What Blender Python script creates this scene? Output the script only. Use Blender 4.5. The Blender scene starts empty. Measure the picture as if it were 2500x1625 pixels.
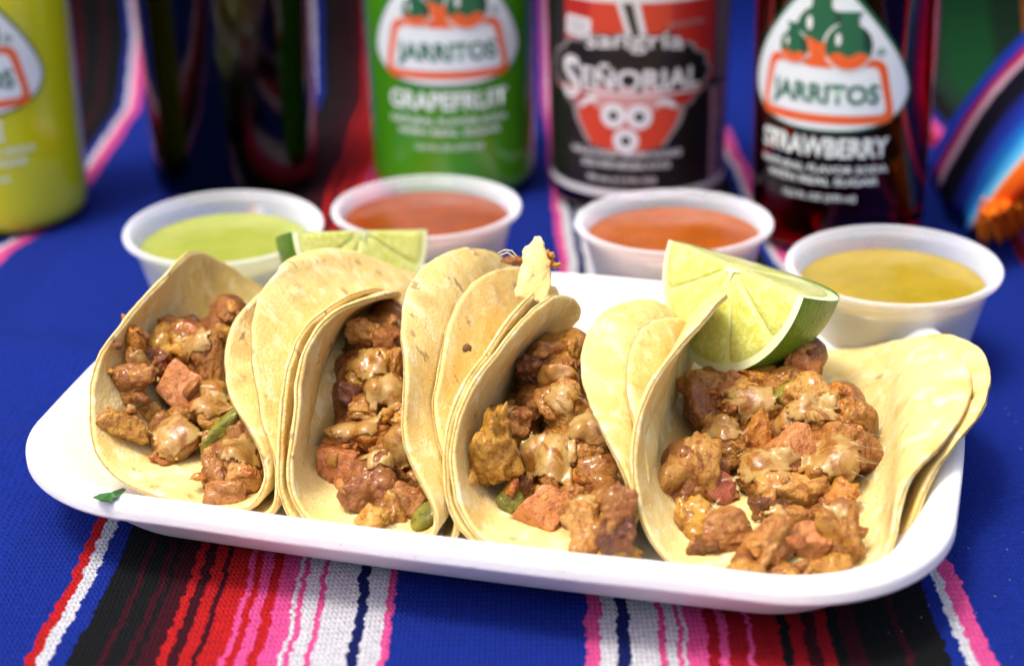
import bpy, bmesh, math, random
import numpy as np
from mathutils import Vector, Matrix, noise as mn
from mathutils.bvhtree import BVHTree

# ------------------------------------------------------------------ camera, world, sun, exposure
S = 0.01                                   # the scene is laid out in centimetres, Blender works in metres
SC = bpy.context.scene
COL = SC.collection
FPX, PITCH, ROLL, DIST = 4500.0, math.radians(23.5), math.radians(1.2), 54.0
PW, PH = 2500, 1625
CAM = np.array([0, -DIST * math.cos(PITCH), DIST * math.sin(PITCH)])
FWD = np.array([0, math.cos(PITCH), -math.sin(PITCH)])
_r0 = np.array([1.0, 0, 0]); _u0 = np.cross(_r0, FWD)
RGT = _r0 * math.cos(ROLL) - _u0 * math.sin(ROLL)
UPV = _r0 * math.sin(ROLL) + _u0 * math.cos(ROLL)
cd = bpy.data.cameras.new('camera'); cam = bpy.data.objects.new('camera', cd); COL.objects.link(cam)
cd.sensor_width = 36; cd.lens = FPX / PW * 36; cd.clip_start = 0.01; cd.clip_end = 50
cam.matrix_world = Matrix(((RGT[0], UPV[0], -FWD[0], CAM[0] * S), (RGT[1], UPV[1], -FWD[1], CAM[1] * S),
                           (RGT[2], UPV[2], -FWD[2], CAM[2] * S), (0, 0, 0, 1)))
cd.dof.use_dof = True; cd.dof.focus_distance = 0.432; cd.dof.aperture_fstop = 8.2; cd.dof.aperture_blades = 9
SC.camera = cam
SUN_EL, SUN_AZ = math.radians(70), math.radians(-128)   # azimuth from +Y (behind the bottles) towards -X
world = bpy.data.worlds.new('World'); SC.world = world; world.use_nodes = True
wn = world.node_tree; bg = wn.nodes['Background']
sky = wn.nodes.new('ShaderNodeTexSky'); sky.sky_type = 'NISHITA'; sky.sun_disc = False
sky.sun_elevation = SUN_EL; sky.sun_rotation = SUN_AZ; sky.air_density = 0.7; sky.dust_density = 6.0; sky.ozone_density = 0.6
wn.links.new(sky.outputs[0], bg.inputs[0]); bg.inputs[1].default_value = 0.15
sl = bpy.data.lights.new('sun', 'SUN'); sun = bpy.data.objects.new('sun', sl); COL.objects.link(sun)
sl.energy = 1.25; sl.angle = math.radians(12); sl.color = (1, 0.95, 0.87)
_sd = Vector((math.sin(SUN_AZ) * math.cos(SUN_EL), math.cos(SUN_AZ) * math.cos(SUN_EL), math.sin(SUN_EL)))
sun.rotation_euler = _sd.to_track_quat('Z', 'Y').to_euler()
SC.view_settings.view_transform = 'Standard'; SC.view_settings.look = 'None'
SC.view_settings.exposure = 0.88; SC.view_settings.gamma = 1
SC.cycles.max_bounces = 10; SC.cycles.transmission_bounces = 8; SC.cycles.caustics_refractive = False; SC.cycles.caustics_reflective = False
SC.cycles.use_denoising = True

# ------------------------------------------------------------------ measuring helpers (photograph pixel -> point in the place)
def ray(px, py):
    d = FWD * FPX + RGT * (px - PW / 2) - UPV * (py - PH / 2)
    return d / np.linalg.norm(d)
def atz(px, py, z=0.0):
    d = ray(px, py); return CAM + d * ((z - CAM[2]) / d[2])
A0 = math.radians(-13.5)                    # the tray lies turned on the blanket
E1 = np.array([math.cos(A0), math.sin(A0), 0]); E2 = np.array([-E1[1], E1[0], 0])
def atb(px, py, b):
    d = ray(px, py); return CAM + d * ((b - CAM @ E2) / (d @ E2))
def W(a, b, z): return E1 * a + E2 * b + np.array([0, 0, z])

# ------------------------------------------------------------------ object helpers
LOC = {}
def link(o, parent=None):
    COL.objects.link(o)
    if parent is not None: o.parent = parent
    return o
def tag(o, label=None, cat=None, group=None, kind=None):
    if label: o['label'] = label
    if cat: o['category'] = cat
    if group: o['group'] = group
    if kind: o['kind'] = kind
    return o
def thing(name, label, cat, at, group=None):
    o = bpy.data.objects.new(name, None); o.empty_display_size = 0.01
    o.location = np.array(at) * S; LOC[o] = np.array(at, float); link(o)
    return tag(o, label, cat, group)
def mobj(name, V, F, mat, parent=None, smooth=True, uv=None, at=None):
    """V in cm, world coordinates; the object's own origin is its parent's place or `at`."""
    V = np.asarray(V, float)
    base = np.zeros(3)
    if parent is not None: base = LOC[parent]
    org = np.array(at, float) if at is not None else base
    me = bpy.data.meshes.new(name)
    me.from_pydata(((V - org) * S).tolist(), [], [list(map(int, f)) for f in F])
    if smooth: me.polygons.foreach_set('use_smooth', [True] * len(me.polygons))
    if uv is not None:
        l = me.uv_layers.new(name='UVMap'); idx = np.empty(len(me.loops), int); me.loops.foreach_get('vertex_index', idx)
        l.data.foreach_set('uv', np.asarray(uv, float)[idx].ravel())
    if mat is not None:
        for m in (mat if isinstance(mat, (list, tuple)) else [mat]): me.materials.append(m)
    me.update()
    o = bpy.data.objects.new(name, me); link(o, parent)
    LOC[o] = org; o.location = (org - base) * S
    return o
def grid_faces(n, m, wrap_m=False, wrap_n=False):
    F = []
    for i in range(n if wrap_n else n - 1):
        for j in range(m if wrap_m else m - 1):
            a, b = i * m + j, i * m + (j + 1) % m
            c, d = ((i + 1) % n) * m + (j + 1) % m, ((i + 1) % n) * m + j
            F.append((a, b, c, d))
    return F
def lathe(prof, c, n=72, axis=None):
    """closed surface of revolution about the vertical through c; prof = [(r, z)...] bottom-outside ... end"""
    V, th = [], np.linspace(0, 2 * math.pi, n, endpoint=False)
    for r, z in prof: V += [(r * math.cos(t), r * math.sin(t), z) for t in th]
    V = np.array(V)
    if axis is not None: V = V @ np.array(axis).T
    F = grid_faces(len(prof), n, wrap_m=True)
    return V + np.array(c), F
def smooth_prof(P, it=2):
    P = np.array(P, float)
    for _ in range(it):
        Q = [P[0]]
        for a, b in zip(P[:-1], P[1:]): Q += [a * .75 + b * .25, a * .25 + b * .75]
        P = np.array(Q + [P[-1]])
    return P
def tube(pts, r, n=6):
    pts = np.array(pts, float); V = []
    rs = np.broadcast_to(r, (len(pts),))
    for i, p in enumerate(pts):
        t = pts[min(i + 1, len(pts) - 1)] - pts[max(i - 1, 0)]; t = t / (np.linalg.norm(t) + 1e-9)
        u = np.cross(t, [0.3, 0.2, 0.93]); u /= np.linalg.norm(u) + 1e-9; w = np.cross(t, u)
        V += [p + rs[i] * (math.cos(k) * u + math.sin(k) * w) for k in np.linspace(0, 2 * math.pi, n, endpoint=False)]
    return np.array(V), grid_faces(len(pts), n, wrap_m=True) + [tuple(range(n))[::-1], tuple(range((len(pts) - 1) * n, len(pts) * n))]

# ------------------------------------------------------------------ materials
class NG:
    def __init__(s, name):
        s.m = bpy.data.materials.new(name); s.m.use_nodes = True; s.t = s.m.node_tree; s.p = s.t.nodes['Principled BSDF']
        s.out = s.t.nodes['Material Output']
    def n(s, t, **kw):
        x = s.t.nodes.new(t)
        for k, v in kw.items(): setattr(x, k, v)
        return x
    def set(s, **kw):
        for k, v in kw.items():
            i = s.p.inputs[k.replace('_', ' ')]
            if hasattr(v, 'is_linked') or isinstance(v, bpy.types.NodeSocket): s.t.links.new(v, i)
            else: i.default_value = v
        return s
    def ln(s, a, b): s.t.links.new(a, b)
    def inp(s, node, i, v):
        if isinstance(v, bpy.types.NodeSocket): s.ln(v, node.inputs[i])
        elif v is not None: node.inputs[i].default_value = v
    def math(s, op, a, b=None, c=None, clamp=False):
        x = s.n('ShaderNodeMath', operation=op, use_clamp=clamp)
        s.inp(x, 0, a); s.inp(x, 1, b); s.inp(x, 2, c); return x.outputs[0]
    def coord(s, kind='Object', scale=100.0, loc=None):
        tc = s.n('ShaderNodeTexCoord'); mp = s.n('ShaderNodeMapping'); s.ln(tc.outputs[kind], mp.inputs[0])
        mp.inputs['Scale'].default_value = (scale,) * 3 if not isinstance(scale, tuple) else scale
        if loc is not None: s.inp(mp, 1, loc)
        return mp.outputs[0]
    def rnd(s):
        oi = s.n('ShaderNodeObjectInfo'); return oi.outputs['Random']
    def rndvec(s, k=37.0):
        r = s.math('MULTIPLY', s.rnd(), k); c = s.n('ShaderNodeCombineXYZ')
        for i in range(3): s.ln(r, c.inputs[i])
        return c.outputs[0]
    def noise(s, vec, scale, detail=4, rough=.55, dist=0.0, dim='3D'):
        x = s.n('ShaderNodeTexNoise', noise_dimensions=dim); s.inp(x, 'Vector', vec)
        x.inputs['Scale'].default_value = scale; x.inputs['Detail'].default_value = detail
        x.inputs['Roughness'].default_value = rough; x.inputs['Distortion'].default_value = dist
        return x.outputs[0]
    def voro(s, vec, scale, feature='F1', out='Distance', rnd=1.0):
        x = s.n('ShaderNodeTexVoronoi', feature=feature); s.inp(x, 'Vector', vec); x.inputs['Scale'].default_value = scale
        x.inputs['Randomness'].default_value = rnd
        return x.outputs[out]
    def step(s, v, lo, hi):
        x = s.n('ShaderNodeMapRange', interpolation_type='SMOOTHSTEP'); s.inp(x, 0, v)
        x.inputs[1].default_value = lo; x.inputs[2].default_value = hi; return x.outputs[0]
    def mix(s, f, a, b, mode='MIX'):
        x = s.n('ShaderNodeMix', data_type='RGBA', blend_type=mode); s.inp(x, 0, f)
        for i, v in ((6, a), (7, b)):
            if isinstance(v, tuple) and len(v) == 3: v = v + (1,)
            s.inp(x, i, v)
        return x.outputs[2]
    def ramp(s, f, stops, interp='LINEAR'):
        x = s.n('ShaderNodeValToRGB'); s.inp(x, 0, f); cr = x.color_ramp; cr.interpolation = interp
        while len(cr.elements) < len(stops): cr.elements.new(0.5)
        for e, (p, c) in zip(cr.elements, stops): e.position = p; e.color = tuple(c) + (1,) if len(c) == 3 else c
        return x.outputs[0]
    def bump(s, h, strength=.5, dist=.001, normal=None):
        x = s.n('ShaderNodeBump'); s.inp(x, 'Height', h); x.inputs['Strength'].default_value = strength; x.inputs['Distance'].default_value = dist
        if normal is not None: s.ln(normal, x.inputs['Normal'])
        return x.outputs[0]

def plain(name, col, rough=.5, **kw):
    g = NG(name); g.set(Base_Color=tuple(col) + (1,), Roughness=rough, **kw); return g.m

def m_tortilla(seed, tint=0.0):
    g = NG('corn_tortilla'); v = g.coord('UV', 1.0, (seed * 7.3, seed * 3.1, 0))
    a = g.step(g.noise(v, .55, 5, .6), .38, .66)
    col = g.mix(a, (.79, .615, .24), (.75, .505, .135))
    w = g.step(g.noise(v, 1.5, 6, .62, .4), .50, .66)
    col = g.mix(g.math('MULTIPLY', w, .95), col, (.88, .79, .48))
    y = g.step(g.noise(v, .9, 4, .6, .8), .60, .74)
    col = g.mix(g.math('MULTIPLY', y, .55), col, (.72, .42, .05))
    o = g.step(g.noise(v, .62, 6, .68, .6), .555 - tint, .68 - tint)
    col = g.mix(g.math('MULTIPLY', o, .75), col, (.50, .21, .035))
    b = g.step(g.noise(v, 1.35, 5, .65, .3), .615 - tint, .69 - tint)
    col = g.mix(g.math('MULTIPLY', b, .85), col, (.20, .055, .012))
    dv = g.n('ShaderNodeVectorMath', operation='ADD'); g.ln(v, dv.inputs[0]); nz = g.n('ShaderNodeTexNoise'); g.ln(v, nz.inputs['Vector']); nz.inputs['Scale'].default_value = 2.2; nz.inputs['Detail'].default_value = 4
    sc3 = g.n('ShaderNodeVectorMath', operation='SCALE'); g.ln(nz.outputs['Color'], sc3.inputs[0]); sc3.inputs['Scale'].default_value = .45; g.ln(sc3.outputs[0], dv.inputs[1])
    for scl, rad, pick, cc1, amt in ((.62, .30, .50, (.60, .30, .05), .75), (.95, .17, .62, (.24, .075, .014), .85)):
        d1 = g.voro(dv.outputs[0], scl); s1 = g.n('ShaderNodeSeparateColor'); g.ln(g.voro(dv.outputs[0], scl, out='Color'), s1.inputs[0])
        m1 = g.math('MULTIPLY', g.math('SUBTRACT', 1.0, g.step(d1, rad * .25, rad)), g.math('GREATER_THAN', s1.outputs[1], pick))
        col = g.mix(g.math('MULTIPLY', m1, amt), col, cc1)
    sp = g.voro(v, 4.2); spc = g.n('ShaderNodeSeparateColor'); g.ln(g.voro(v, 4.2, out='Color'), spc.inputs[0])
    dot = g.math('MULTIPLY', g.math('LESS_THAN', sp, .11), g.math('GREATER_THAN', spc.outputs[0], .72))
    col = g.mix(g.math('MULTIPLY', dot, .7), col, (.12, .05, .015))
    fine = g.noise(v, 9, 4, .6)
    col = g.mix(.25, col, g.mix(fine, (.60, .43, .13), (.95, .83, .47)))
    h = g.math('ADD', g.math('MULTIPLY', g.noise(v, 2.6, 5, .6), .7), g.math('MULTIPLY', g.noise(v, 12, 4, .65), .55))
    g.set(Base_Color=col, Roughness=.58, Subsurface_Weight=.15, Subsurface_Radius=(1.0, .6, .2), Subsurface_Scale=.0018,
          Specular_IOR_Level=.2, Normal=g.bump(h, .65, .0012))
    return g.m
def m_meat(name, c1, c2, c3, rough=.33, dark=.0, sss=.12):
    g = NG(name); v = g.coord('Object', 100.0, g.rndvec())
    n1 = g.noise(v, 1.5, 6, .65, .6); n2 = g.noise(v, 5.5, 5, .65)
    col = g.mix(g.step(n1, .36, .62), c1, c2)
    col = g.mix(g.math('MULTIPLY', g.step(n2, .50, .62), .8), col, c3)
    dk = g.step(g.noise(v, 1.1, 5, .7, .5), .60 - dark, .74 - dark)
    col = g.mix(g.math('MULTIPLY', dk, .8), col, (.10, .025, .008))
    tn = g.math('SUBTRACT', g.rnd(), .5)
    hs = g.n('ShaderNodeHueSaturation'); g.ln(col, hs.inputs['Color'])
    g.ln(g.math('ADD', .5, g.math('MULTIPLY', tn, .025)), hs.inputs[0]); g.ln(g.math('ADD', 1.16, g.math('MULTIPLY', tn, .55)), hs.inputs[2])
    h = g.math('ADD', g.noise(v, 7, 5, .65), g.math('MULTIPLY', g.noise(v, 22, 3, .6), .3))
    g.set(Base_Color=hs.outputs[0], Roughness=g.math('ADD', rough - .12, g.math('MULTIPLY', n2, .35)), Subsurface_Weight=sss, Subsurface_Radius=(1, .35, .12),
          Subsurface_Scale=.003, Specular_IOR_Level=.35, Coat_Weight=.42, Coat_Roughness=.08, Normal=g.bump(h, 1.0, .0012))
    return g.m
def m_cheese():
    g = NG('melted_cheese'); v = g.coord('Object', 100.0, g.rndvec())
    col = g.mix(g.step(g.noise(v, 1.6, 5, .6), .4, .65), (.40, .215, .050), (.31, .135, .024))
    col = g.mix(g.math('MULTIPLY', g.step(g.noise(v, 3.2, 4, .6), .58, .68), .6), col, (.36, .08, .014))
    g.set(Base_Color=col, Roughness=.24, Subsurface_Weight=.5, Subsurface_Radius=(1, .6, .25), Subsurface_Scale=.004, Coat_Weight=.5, Coat_Roughness=.12,
          Normal=g.bump(g.noise(v, 4, 4, .6), .4, .001))
    return g.m
def m_foam():
    g = NG('white_foam'); v = g.coord('Object', 100.0)
    st = g.step(g.noise(v, .45, 5, .7, .4), .60, .72)
    col = g.mix(g.math('MULTIPLY', st, .35), (.84, .84, .84), (.80, .66, .36))
    cells = g.voro(v, 9.0)
    fl = g.math('MULTIPLY', g.math('LESS_THAN', g.voro(v, 1.7), .045), .5)
    col = g.mix(fl, col, (.42, .22, .10))
    h = g.math('ADD', g.math('MULTIPLY', cells, .6), g.noise(v, 3.5, 4, .6))
    g.set(Base_Color=col, Roughness=.7, Specular_IOR_Level=.3, Subsurface_Weight=.12, Subsurface_Radius=(1, 1, 1), Subsurface_Scale=.004, Normal=g.bump(h, .16, .0006))
    return g.m
MEAT = m_meat('brown_meat', (.30, .115, .012), (.38, .175, .024), (.20, .050, .005), .34, .02, .05)
TAN = m_meat('tan_meat', (.40, .165, .026), (.47, .235, .050), (.28, .080, .009), .34, -.02, .05)
DARK = m_meat('charred_meat', (.15, .045, .007), (.25, .090, .014), (.06, .018, .004), .3, .12, .03)
PURP = m_meat('dark_pork', (.26, .088, .016), (.34, .140, .028), (.18, .046, .007), .3, .03, .05)
HAM = m_meat('ham', (.40, .118, .038), (.46, .165, .062), (.25, .055, .012), .30, .05, .10)
ORNG = m_meat('sauced_meat', (.42, .150, .012), (.46, .200, .024), (.29, .062, .005), .3, -.02, .05)
GREEN = m_meat('green_pepper', (.14, .15, .008), (.22, .21, .018), (.10, .085, .007), .2, -.1, .15)
CHEESE = m_cheese()
def m_melt():
    g = NG('cheese_drape'); v = g.coord('Object', 100.0)
    col = g.mix(g.step(g.noise(v, 1.3, 4, .6), .38, .66), (.60, .39, .13), (.46, .225, .048))
    col = g.mix(g.step(g.noise(v, 2.1, 5, .65, .5), .50, .63), col, (.33, .125, .018))
    g.set(Base_Color=col, Roughness=.2, Transmission_Weight=.22, IOR=1.35, Subsurface_Weight=.25, Subsurface_Scale=.003, Specular_IOR_Level=.5, Coat_Weight=.6, Coat_Roughness=.08, Normal=g.bump(g.noise(v, 5, 4, .6), .45, .001)); return g.m
MELT = m_melt()
SAUCE = m_meat('cheese_sauce', (.27, .095, .010), (.37, .17, .026), (.17, .045, .005), .28, .0, .06)
TM = dict(m=MEAT, t=TAN, d=DARK, p=PURP, h=HAM, o=ORNG, g=GREEN, c=CHEESE)
TN = dict(m='meat_chunk', t='meat_chunk', d='charred_meat', p='meat_chunk', h='ham_cube', o='meat_chunk', g='pepper_piece', c='melted_cheese')

# ------------------------------------------------------------------ blanket: one striped woven sheet, flat on the table and hung up behind
BEND, BR = 25.0, 3.0
def m_blanket():
    g = NG('woven_stripes'); tc = g.n('ShaderNodeTexCoord'); sp = g.n('ShaderNodeSeparateXYZ'); g.ln(tc.outputs['UV'], sp.inputs[0])
    u, v = sp.outputs[0], sp.outputs[1]
    cb = g.n('ShaderNodeCombineXYZ'); g.ln(g.math('MULTIPLY', u, .9), cb.inputs[0]); g.ln(g.math('MULTIPLY', v, 3.1), cb.inputs[1])
    wob = g.math('SUBTRACT', g.noise(cb.outputs[0], 1.0, 2, .5, dim='2D'), .5)
    cs = g.n('ShaderNodeCombineXYZ'); g.ln(g.math('MULTIPLY', u, .15), cs.inputs[0]); g.ln(g.math('MULTIPLY', v, .25), cs.inputs[1])
    slow = g.math('SUBTRACT', g.noise(cs.outputs[0], 1.0, 2, .5, dim='2D'), .5)
    tri = g.math('ADD', g.math('PINGPONG', v, .11), g.math('MULTIPLY', g.noise(g.coord('UV', 1.0), 22, 2, .6), 1.6))
    x = g.math('ADD', u, g.math('ADD', g.math('MULTIPLY', wob, .22), g.math('ADD', g.math('MULTIPLY', slow, .45), g.math('MULTIPLY', tri, .10))))
    BL, NV, RD, DR, WH, PK, BK, MR = (.006, .025, .265), (.005, .012, .11), (.50, .012, .014), (.34, .006, .014), (.66, .67, .72), (.74, .085, .30), (.006, .007, .008), (.045, .004, .010)
    PX1 = lambda c: -10.33 + (c / 1.904 - 70) * .00864
    PX2 = lambda c: (c / 1.904) * .0087 - .15
    L = [(130, RD), (188, WH), (245, BL), (330, BK), (470, MR), (496, BK), (580, MR), (622, BK), (655, MR), (740, RD), (792, MR), (845, RD), (905, MR), (932, RD), (1040, PK),
         (1070, RD), (1112, PK), (1165, RD), (1215, PK), (1310, WH), (1335, PK), (1365, WH), (1432, PK), (1462, WH), (1632, NV), (1685, WH), (1780, PK), (1822, BL)]
    R = [(370, PK), (432, WH), (505, NV), (562, WH), (692, PK), (732, WH), (775, PK), (800, WH), (820, PK), (922, DR), (975, PK), (1020, DR), (1108, PK), (1130, DR), (1265, BK), (1310, DR),
         (1375, MR), (1448, DR), (1500, BK), (1560, MR), (1640, BK), (1815, MR), (1850, BK), (2010, BL), (2080, WH), (2132, PK), (2215, BL)]
    def band(uu, lst, fx):
        x0, x1 = fx(lst[0][0]) - .6, fx(lst[-1][0]) + .6
        f = g.math('DIVIDE', g.math('SUBTRACT', uu, x0), x1 - x0, clamp=True)
        return g.ramp(f, [(0, BL)] + [((fx(c) - x0) / (x1 - x0), k) for c, k in lst], 'CONSTANT'), x0, x1
    cL, l0, l1 = band(x, L, PX1); cR, r0_, r1_ = band(x, R, PX2)
    cLL, _, _ = band(g.math('ADD', x, 25.35), R, PX2)
    GR = [(0, DR), (.35, PK), (.75, BL), (1.1, BK), (1.9, (.01, .035, .02)), (2.6, (.005, .055, .016)), (4.6, (.006, .025, .012)), (6.0, (.45, .12, .01)), (7.4, BK), (8.5, (.01, .1, .03)), (11, RD), (12, WH), (13, BL)]
    cG, g0, g1 = band(x, GR, lambda c: c + 17.2)
    col = g.mix(g.math('GREATER_THAN', x, -.3), cL, cR)
    col = g.mix(g.math('LESS_THAN', x, -12.0), col, cLL)
    col = g.mix(g.math('GREATER_THAN', x, 14.0), col, cG)
    # weave: courses of small V stitches and loose fibres
    st = g.math('SINE', g.math('ADD', g.math('MULTIPLY', v, 2 * math.pi / .19), g.math('MULTIPLY', g.math('PINGPONG', u, .055), 46.0)))
    rib = g.math('SINE', g.math('MULTIPLY', u, 2 * math.pi / .11))
    cu = g.coord('UV', 1.0); fib = g.noise(cu, 16, 4, .7); fuzz = g.noise(cu, 5, 5, .7)
    h = g.math('ADD', g.math('MULTIPLY', st, .20), g.math('ADD', g.math('MULTIPLY', rib, .12), g.math('ADD', g.math('MULTIPLY', fib, 1.1), g.math('MULTIPLY', fuzz, .8))))
    shade = g.math('ADD', -.05, g.math('ADD', g.math('MULTIPLY', fuzz, 1.0), g.math('MULTIPLY', fib, 1.05)))
    cc = g.n('ShaderNodeCombineColor')
    for i in range(3): g.ln(shade, cc.inputs[i])
    col = g.mix(1.0, col, cc.outputs[0], 'MULTIPLY')
    vs = g.n('ShaderNodeSeparateColor'); g.ln(g.voro(cu, 3.4, out='Color'), vs.inputs[0])
    lint = g.math('MULTIPLY', g.math('LESS_THAN', g.voro(cu, 3.4), .08), g.math('GREATER_THAN', vs.outputs[0], .7))
    lint = g.math('MULTIPLY', lint, g.step(g.math('ADD', u, g.math('MULTIPLY', slow, 4.0)), 5.0, 8.5))
    lint = g.math('MULTIPLY', lint, g.math('LESS_THAN', v, -4.0))
    col = g.mix(g.math('MULTIPLY', lint, .55), col, (.45, .48, .62))
    g.set(Base_Color=col, Roughness=.9, Specular_IOR_Level=.12, Normal=g.bump(h, 1.0, .0011))
    return g.m
KU = [(-48, 0), (-15.5, 0), (-10.3, .042), (-2.3, .03), (1.7, 0), (9.6, -.035), (14, -.03), (48, 0)]
def drape(u, v):
    x, y, z = drape0(u, v)
    x += float(np.interp(u, [k[0] for k in KU], [k[1] for k in KU])) * (min(v, 26) + 16)
    if u < -12: t = min(1, max(0, (13 - v) / 6)); x -= 1.3 * t * t * (3 - 2 * t) * min(1, (-12 - u) / 2)
    return (x, y, z)
def drape0(u, v):
    """table part, rounded bend, hanging part"""
    w = .16 * mn.noise((u * .22, v * .2, 3.1)) + .05 * mn.noise((u * .7, v * .6, 8.3)) - .22
    if u < -10.5 and -14 < v < 9: k = min(1, (-10.5 - u) / 2.5); w += k * (.45 * max(0, 1 - ((v + 1 + .3 * (u + 12)) / 2.2) ** 2) ** 2 + .35 * max(0, 1 - ((v + 6.5 - .2 * (u + 12)) / 2.0) ** 2) ** 2)
    s = v - BEND
    fold = .5 * mn.noise((u * .13, 4.4, .02 * v)) + .9 * math.sin(u * .35 + 1) * .25
    if s < 0: return (u, v, w)
    L = BR * math.pi / 2 * .93
    if s < L:
        a = s / BR; return (u, BEND + BR * math.sin(a) + fold * s / L, BR * (1 - math.cos(a)) + w * (1 - s / L))
    a = L / BR; d = s - L
    return (u, BEND + BR * math.sin(a) + d * math.cos(a) + fold, BR * (1 - math.cos(a)) + d * math.sin(a))
us = np.arange(-48, 48.01, .5); vs_ = np.arange(-34, 56.01, .5)
BV = [drape(u, v) for v in vs_ for u in us]; BUV = [(u, v) for v in vs_ for u in us]
bl = mobj('serape_blanket', BV, grid_faces(len(vs_), len(us)), m_blanket(), uv=BUV)
tag(bl, 'blue woven blanket with red, pink, white and black stripe bands lying under everything', 'blanket')
sm = bl.modifiers.new('thickness', 'SOLIDIFY'); sm.thickness = .0022; sm.offset = -1
tb = mobj('table_top', [(x, y, z) for z in (-4.2, -.75) for x, y in ((-50, -36), (50, -36), (50, 36), (-50, 36))],
          [(3, 2, 1, 0), (4, 5, 6, 7), (0, 1, 5, 4), (1, 2, 6, 5), (2, 3, 7, 6), (3, 0, 4, 7)], plain('grey_table', (.3, .29, .28), .6), smooth=False)
tag(tb, 'plain table top under the striped blanket', None, None, 'structure')

# second serape bunched up at the right
def m_serape2():
    g = NG('serape_bands'); tc = g.n('ShaderNodeTexCoord'); sp = g.n('ShaderNodeSeparateXYZ'); g.ln(tc.outputs['UV'], sp.inputs[0])
    cb = g.n('ShaderNodeCombineXYZ'); g.ln(g.math('MULTIPLY', sp.outputs[0], 4.0), cb.inputs[0]); g.ln(g.math('MULTIPLY', sp.outputs[1], 14.0), cb.inputs[1])
    f = g.math('ADD', sp.outputs[0], g.math('MULTIPLY', g.math('SUBTRACT', g.noise(cb.outputs[0], 1.0, 3), .5), .035))
    col = g.ramp(f, [(0, (.012, .03, .30)), (.10, (.012, .03, .30)), (.13, (.40, .008, .03)), (.165, (.40, .008, .03)), (.185, (.62, .42, .55)), (.225, (.62, .42, .55)), (.25, (.006, .006, .012)), (.41, (.006, .006, .012)),
                     (.46, (.010, .016, .16)), (.56, (.012, .03, .28)), (.66, (.01, .14, .45)), (.76, (.09, .48, .80)), (.79, (.45, .60, .78)), (.81, (.75, .40, .16)), (.83, (.85, .16, .012)), (.95, (.85, .10, .01)), (1, (.55, .02, .01))])
    cu = g.coord('UV', 1.0); 
    g.set(Base_Color=col, Roughness=.95, Specular_IOR_Level=.05, Normal=g.bump(g.noise(g.coord('Object', 100.0), 10, 4, .7), .6, .001))
    return g.m
def serape2():
    A = [atz(2262, 398, .25), atz(2330, 520, .2), atz(2395, 575, .2)]
    B = [atz(2500, 40, 5.2), atz(2590, 150, 6.4), atz(2660, 330, 5.4)]
    C = [b + np.array([5.5, 3.0, 1.5]) for b in B]
    q = lambda P, t: P[0] * (1 - t) ** 2 + 2 * (2 * P[1] - .5 * P[0] - .5 * P[2]) * t * (1 - t) / 1.0 + P[2] * t ** 2 if False else (P[0] * (1 - t) * (1 - 2 * t) + P[1] * 4 * t * (1 - t) + P[2] * t * (2 * t - 1))
    V, UV = [], []
    nu, nv = 46, 40
    for i in range(nv):
        v = i / (nv - 1)
        for j in range(nu):
            u = j / (nu - 1)
            a, b, c = q(A, u), q(B, u), q(C, u)
            p = a * (1 - v) ** 2 + 2 * v * (1 - v) * (b + np.array([-.7, 0, .2])) + c * v ** 2
            k = math.sin(math.pi * min(1, u * 1.0))
            p = p + np.array([-.25, -.5, .45]) * k * math.sin(math.pi * min(1, v * 1.3 + .08)) + np.array([.2, -.3, .5]) * (mn.noise((u * 6, v * 3.5, 2)) + .5 * mn.noise((u * 14, v * 9, 7)) + (.35 * mn.noise((u * 40, v * 30, 3)) if u > .84 else 0))
            if u > .9: p = p + np.array([0, .3, -.5]) * ((u - .9) / .1) ** 2 * (.3 + v)
            p[2] = max(p[2], .05 + .02 * v)
            V.append(p); UV.append((u, v))
    o = mobj('folded_serape', V, grid_faces(nv, nu), m_serape2(), uv=UV)
    m = o.modifiers.new('thickness', 'SOLIDIFY'); m.thickness = .004; m.offset = -1
    LOC[o] = np.zeros(3); fr = np.random.default_rng(5); FV, FF = [], []
    om = NG('orange_yarn'); om.set(Base_Color=om.mix(om.noise(om.coord('Object', 100.0), 3, 3), (.80, .13, .008), (.88, .28, .02)), Roughness=.95, Specular_IOR_Level=.05)
    for i in range(520):
        f = fr.uniform(0, 1); px_, py_ = 2404 + 150 * f + fr.normal(0, 6), 512 - 75 * f + fr.normal(0, 12); a = atz(px_, py_, 1.5 + fr.uniform(-.3, .5)); q_ = fr.uniform(.5, 1)
        b_ = atz(px_ - 5 + 55 * q_ * fr.uniform(-.5, 1), py_ + 75 * q_, .25 + .5 * (1 - q_)); m_ = (a + b_) / 2 + np.array([-.2, -.45, .25]) * q_
        V_, F_ = tube([a, a * .5 + m_ * .5 + np.array([0, -.1, .1]), m_, m_ * .4 + b_ * .6, b_], .05, 4); base = len(FV); FV += list(V_); FF += [tuple(base + k for k in q2) for q2 in F_]
    tag(mobj('fringe', FV, FF, om.m, o), kind='stuff')
    tag(o, 'bunched up striped serape with light blue and orange bands at the right edge', 'blanket')
serape2()

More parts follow.
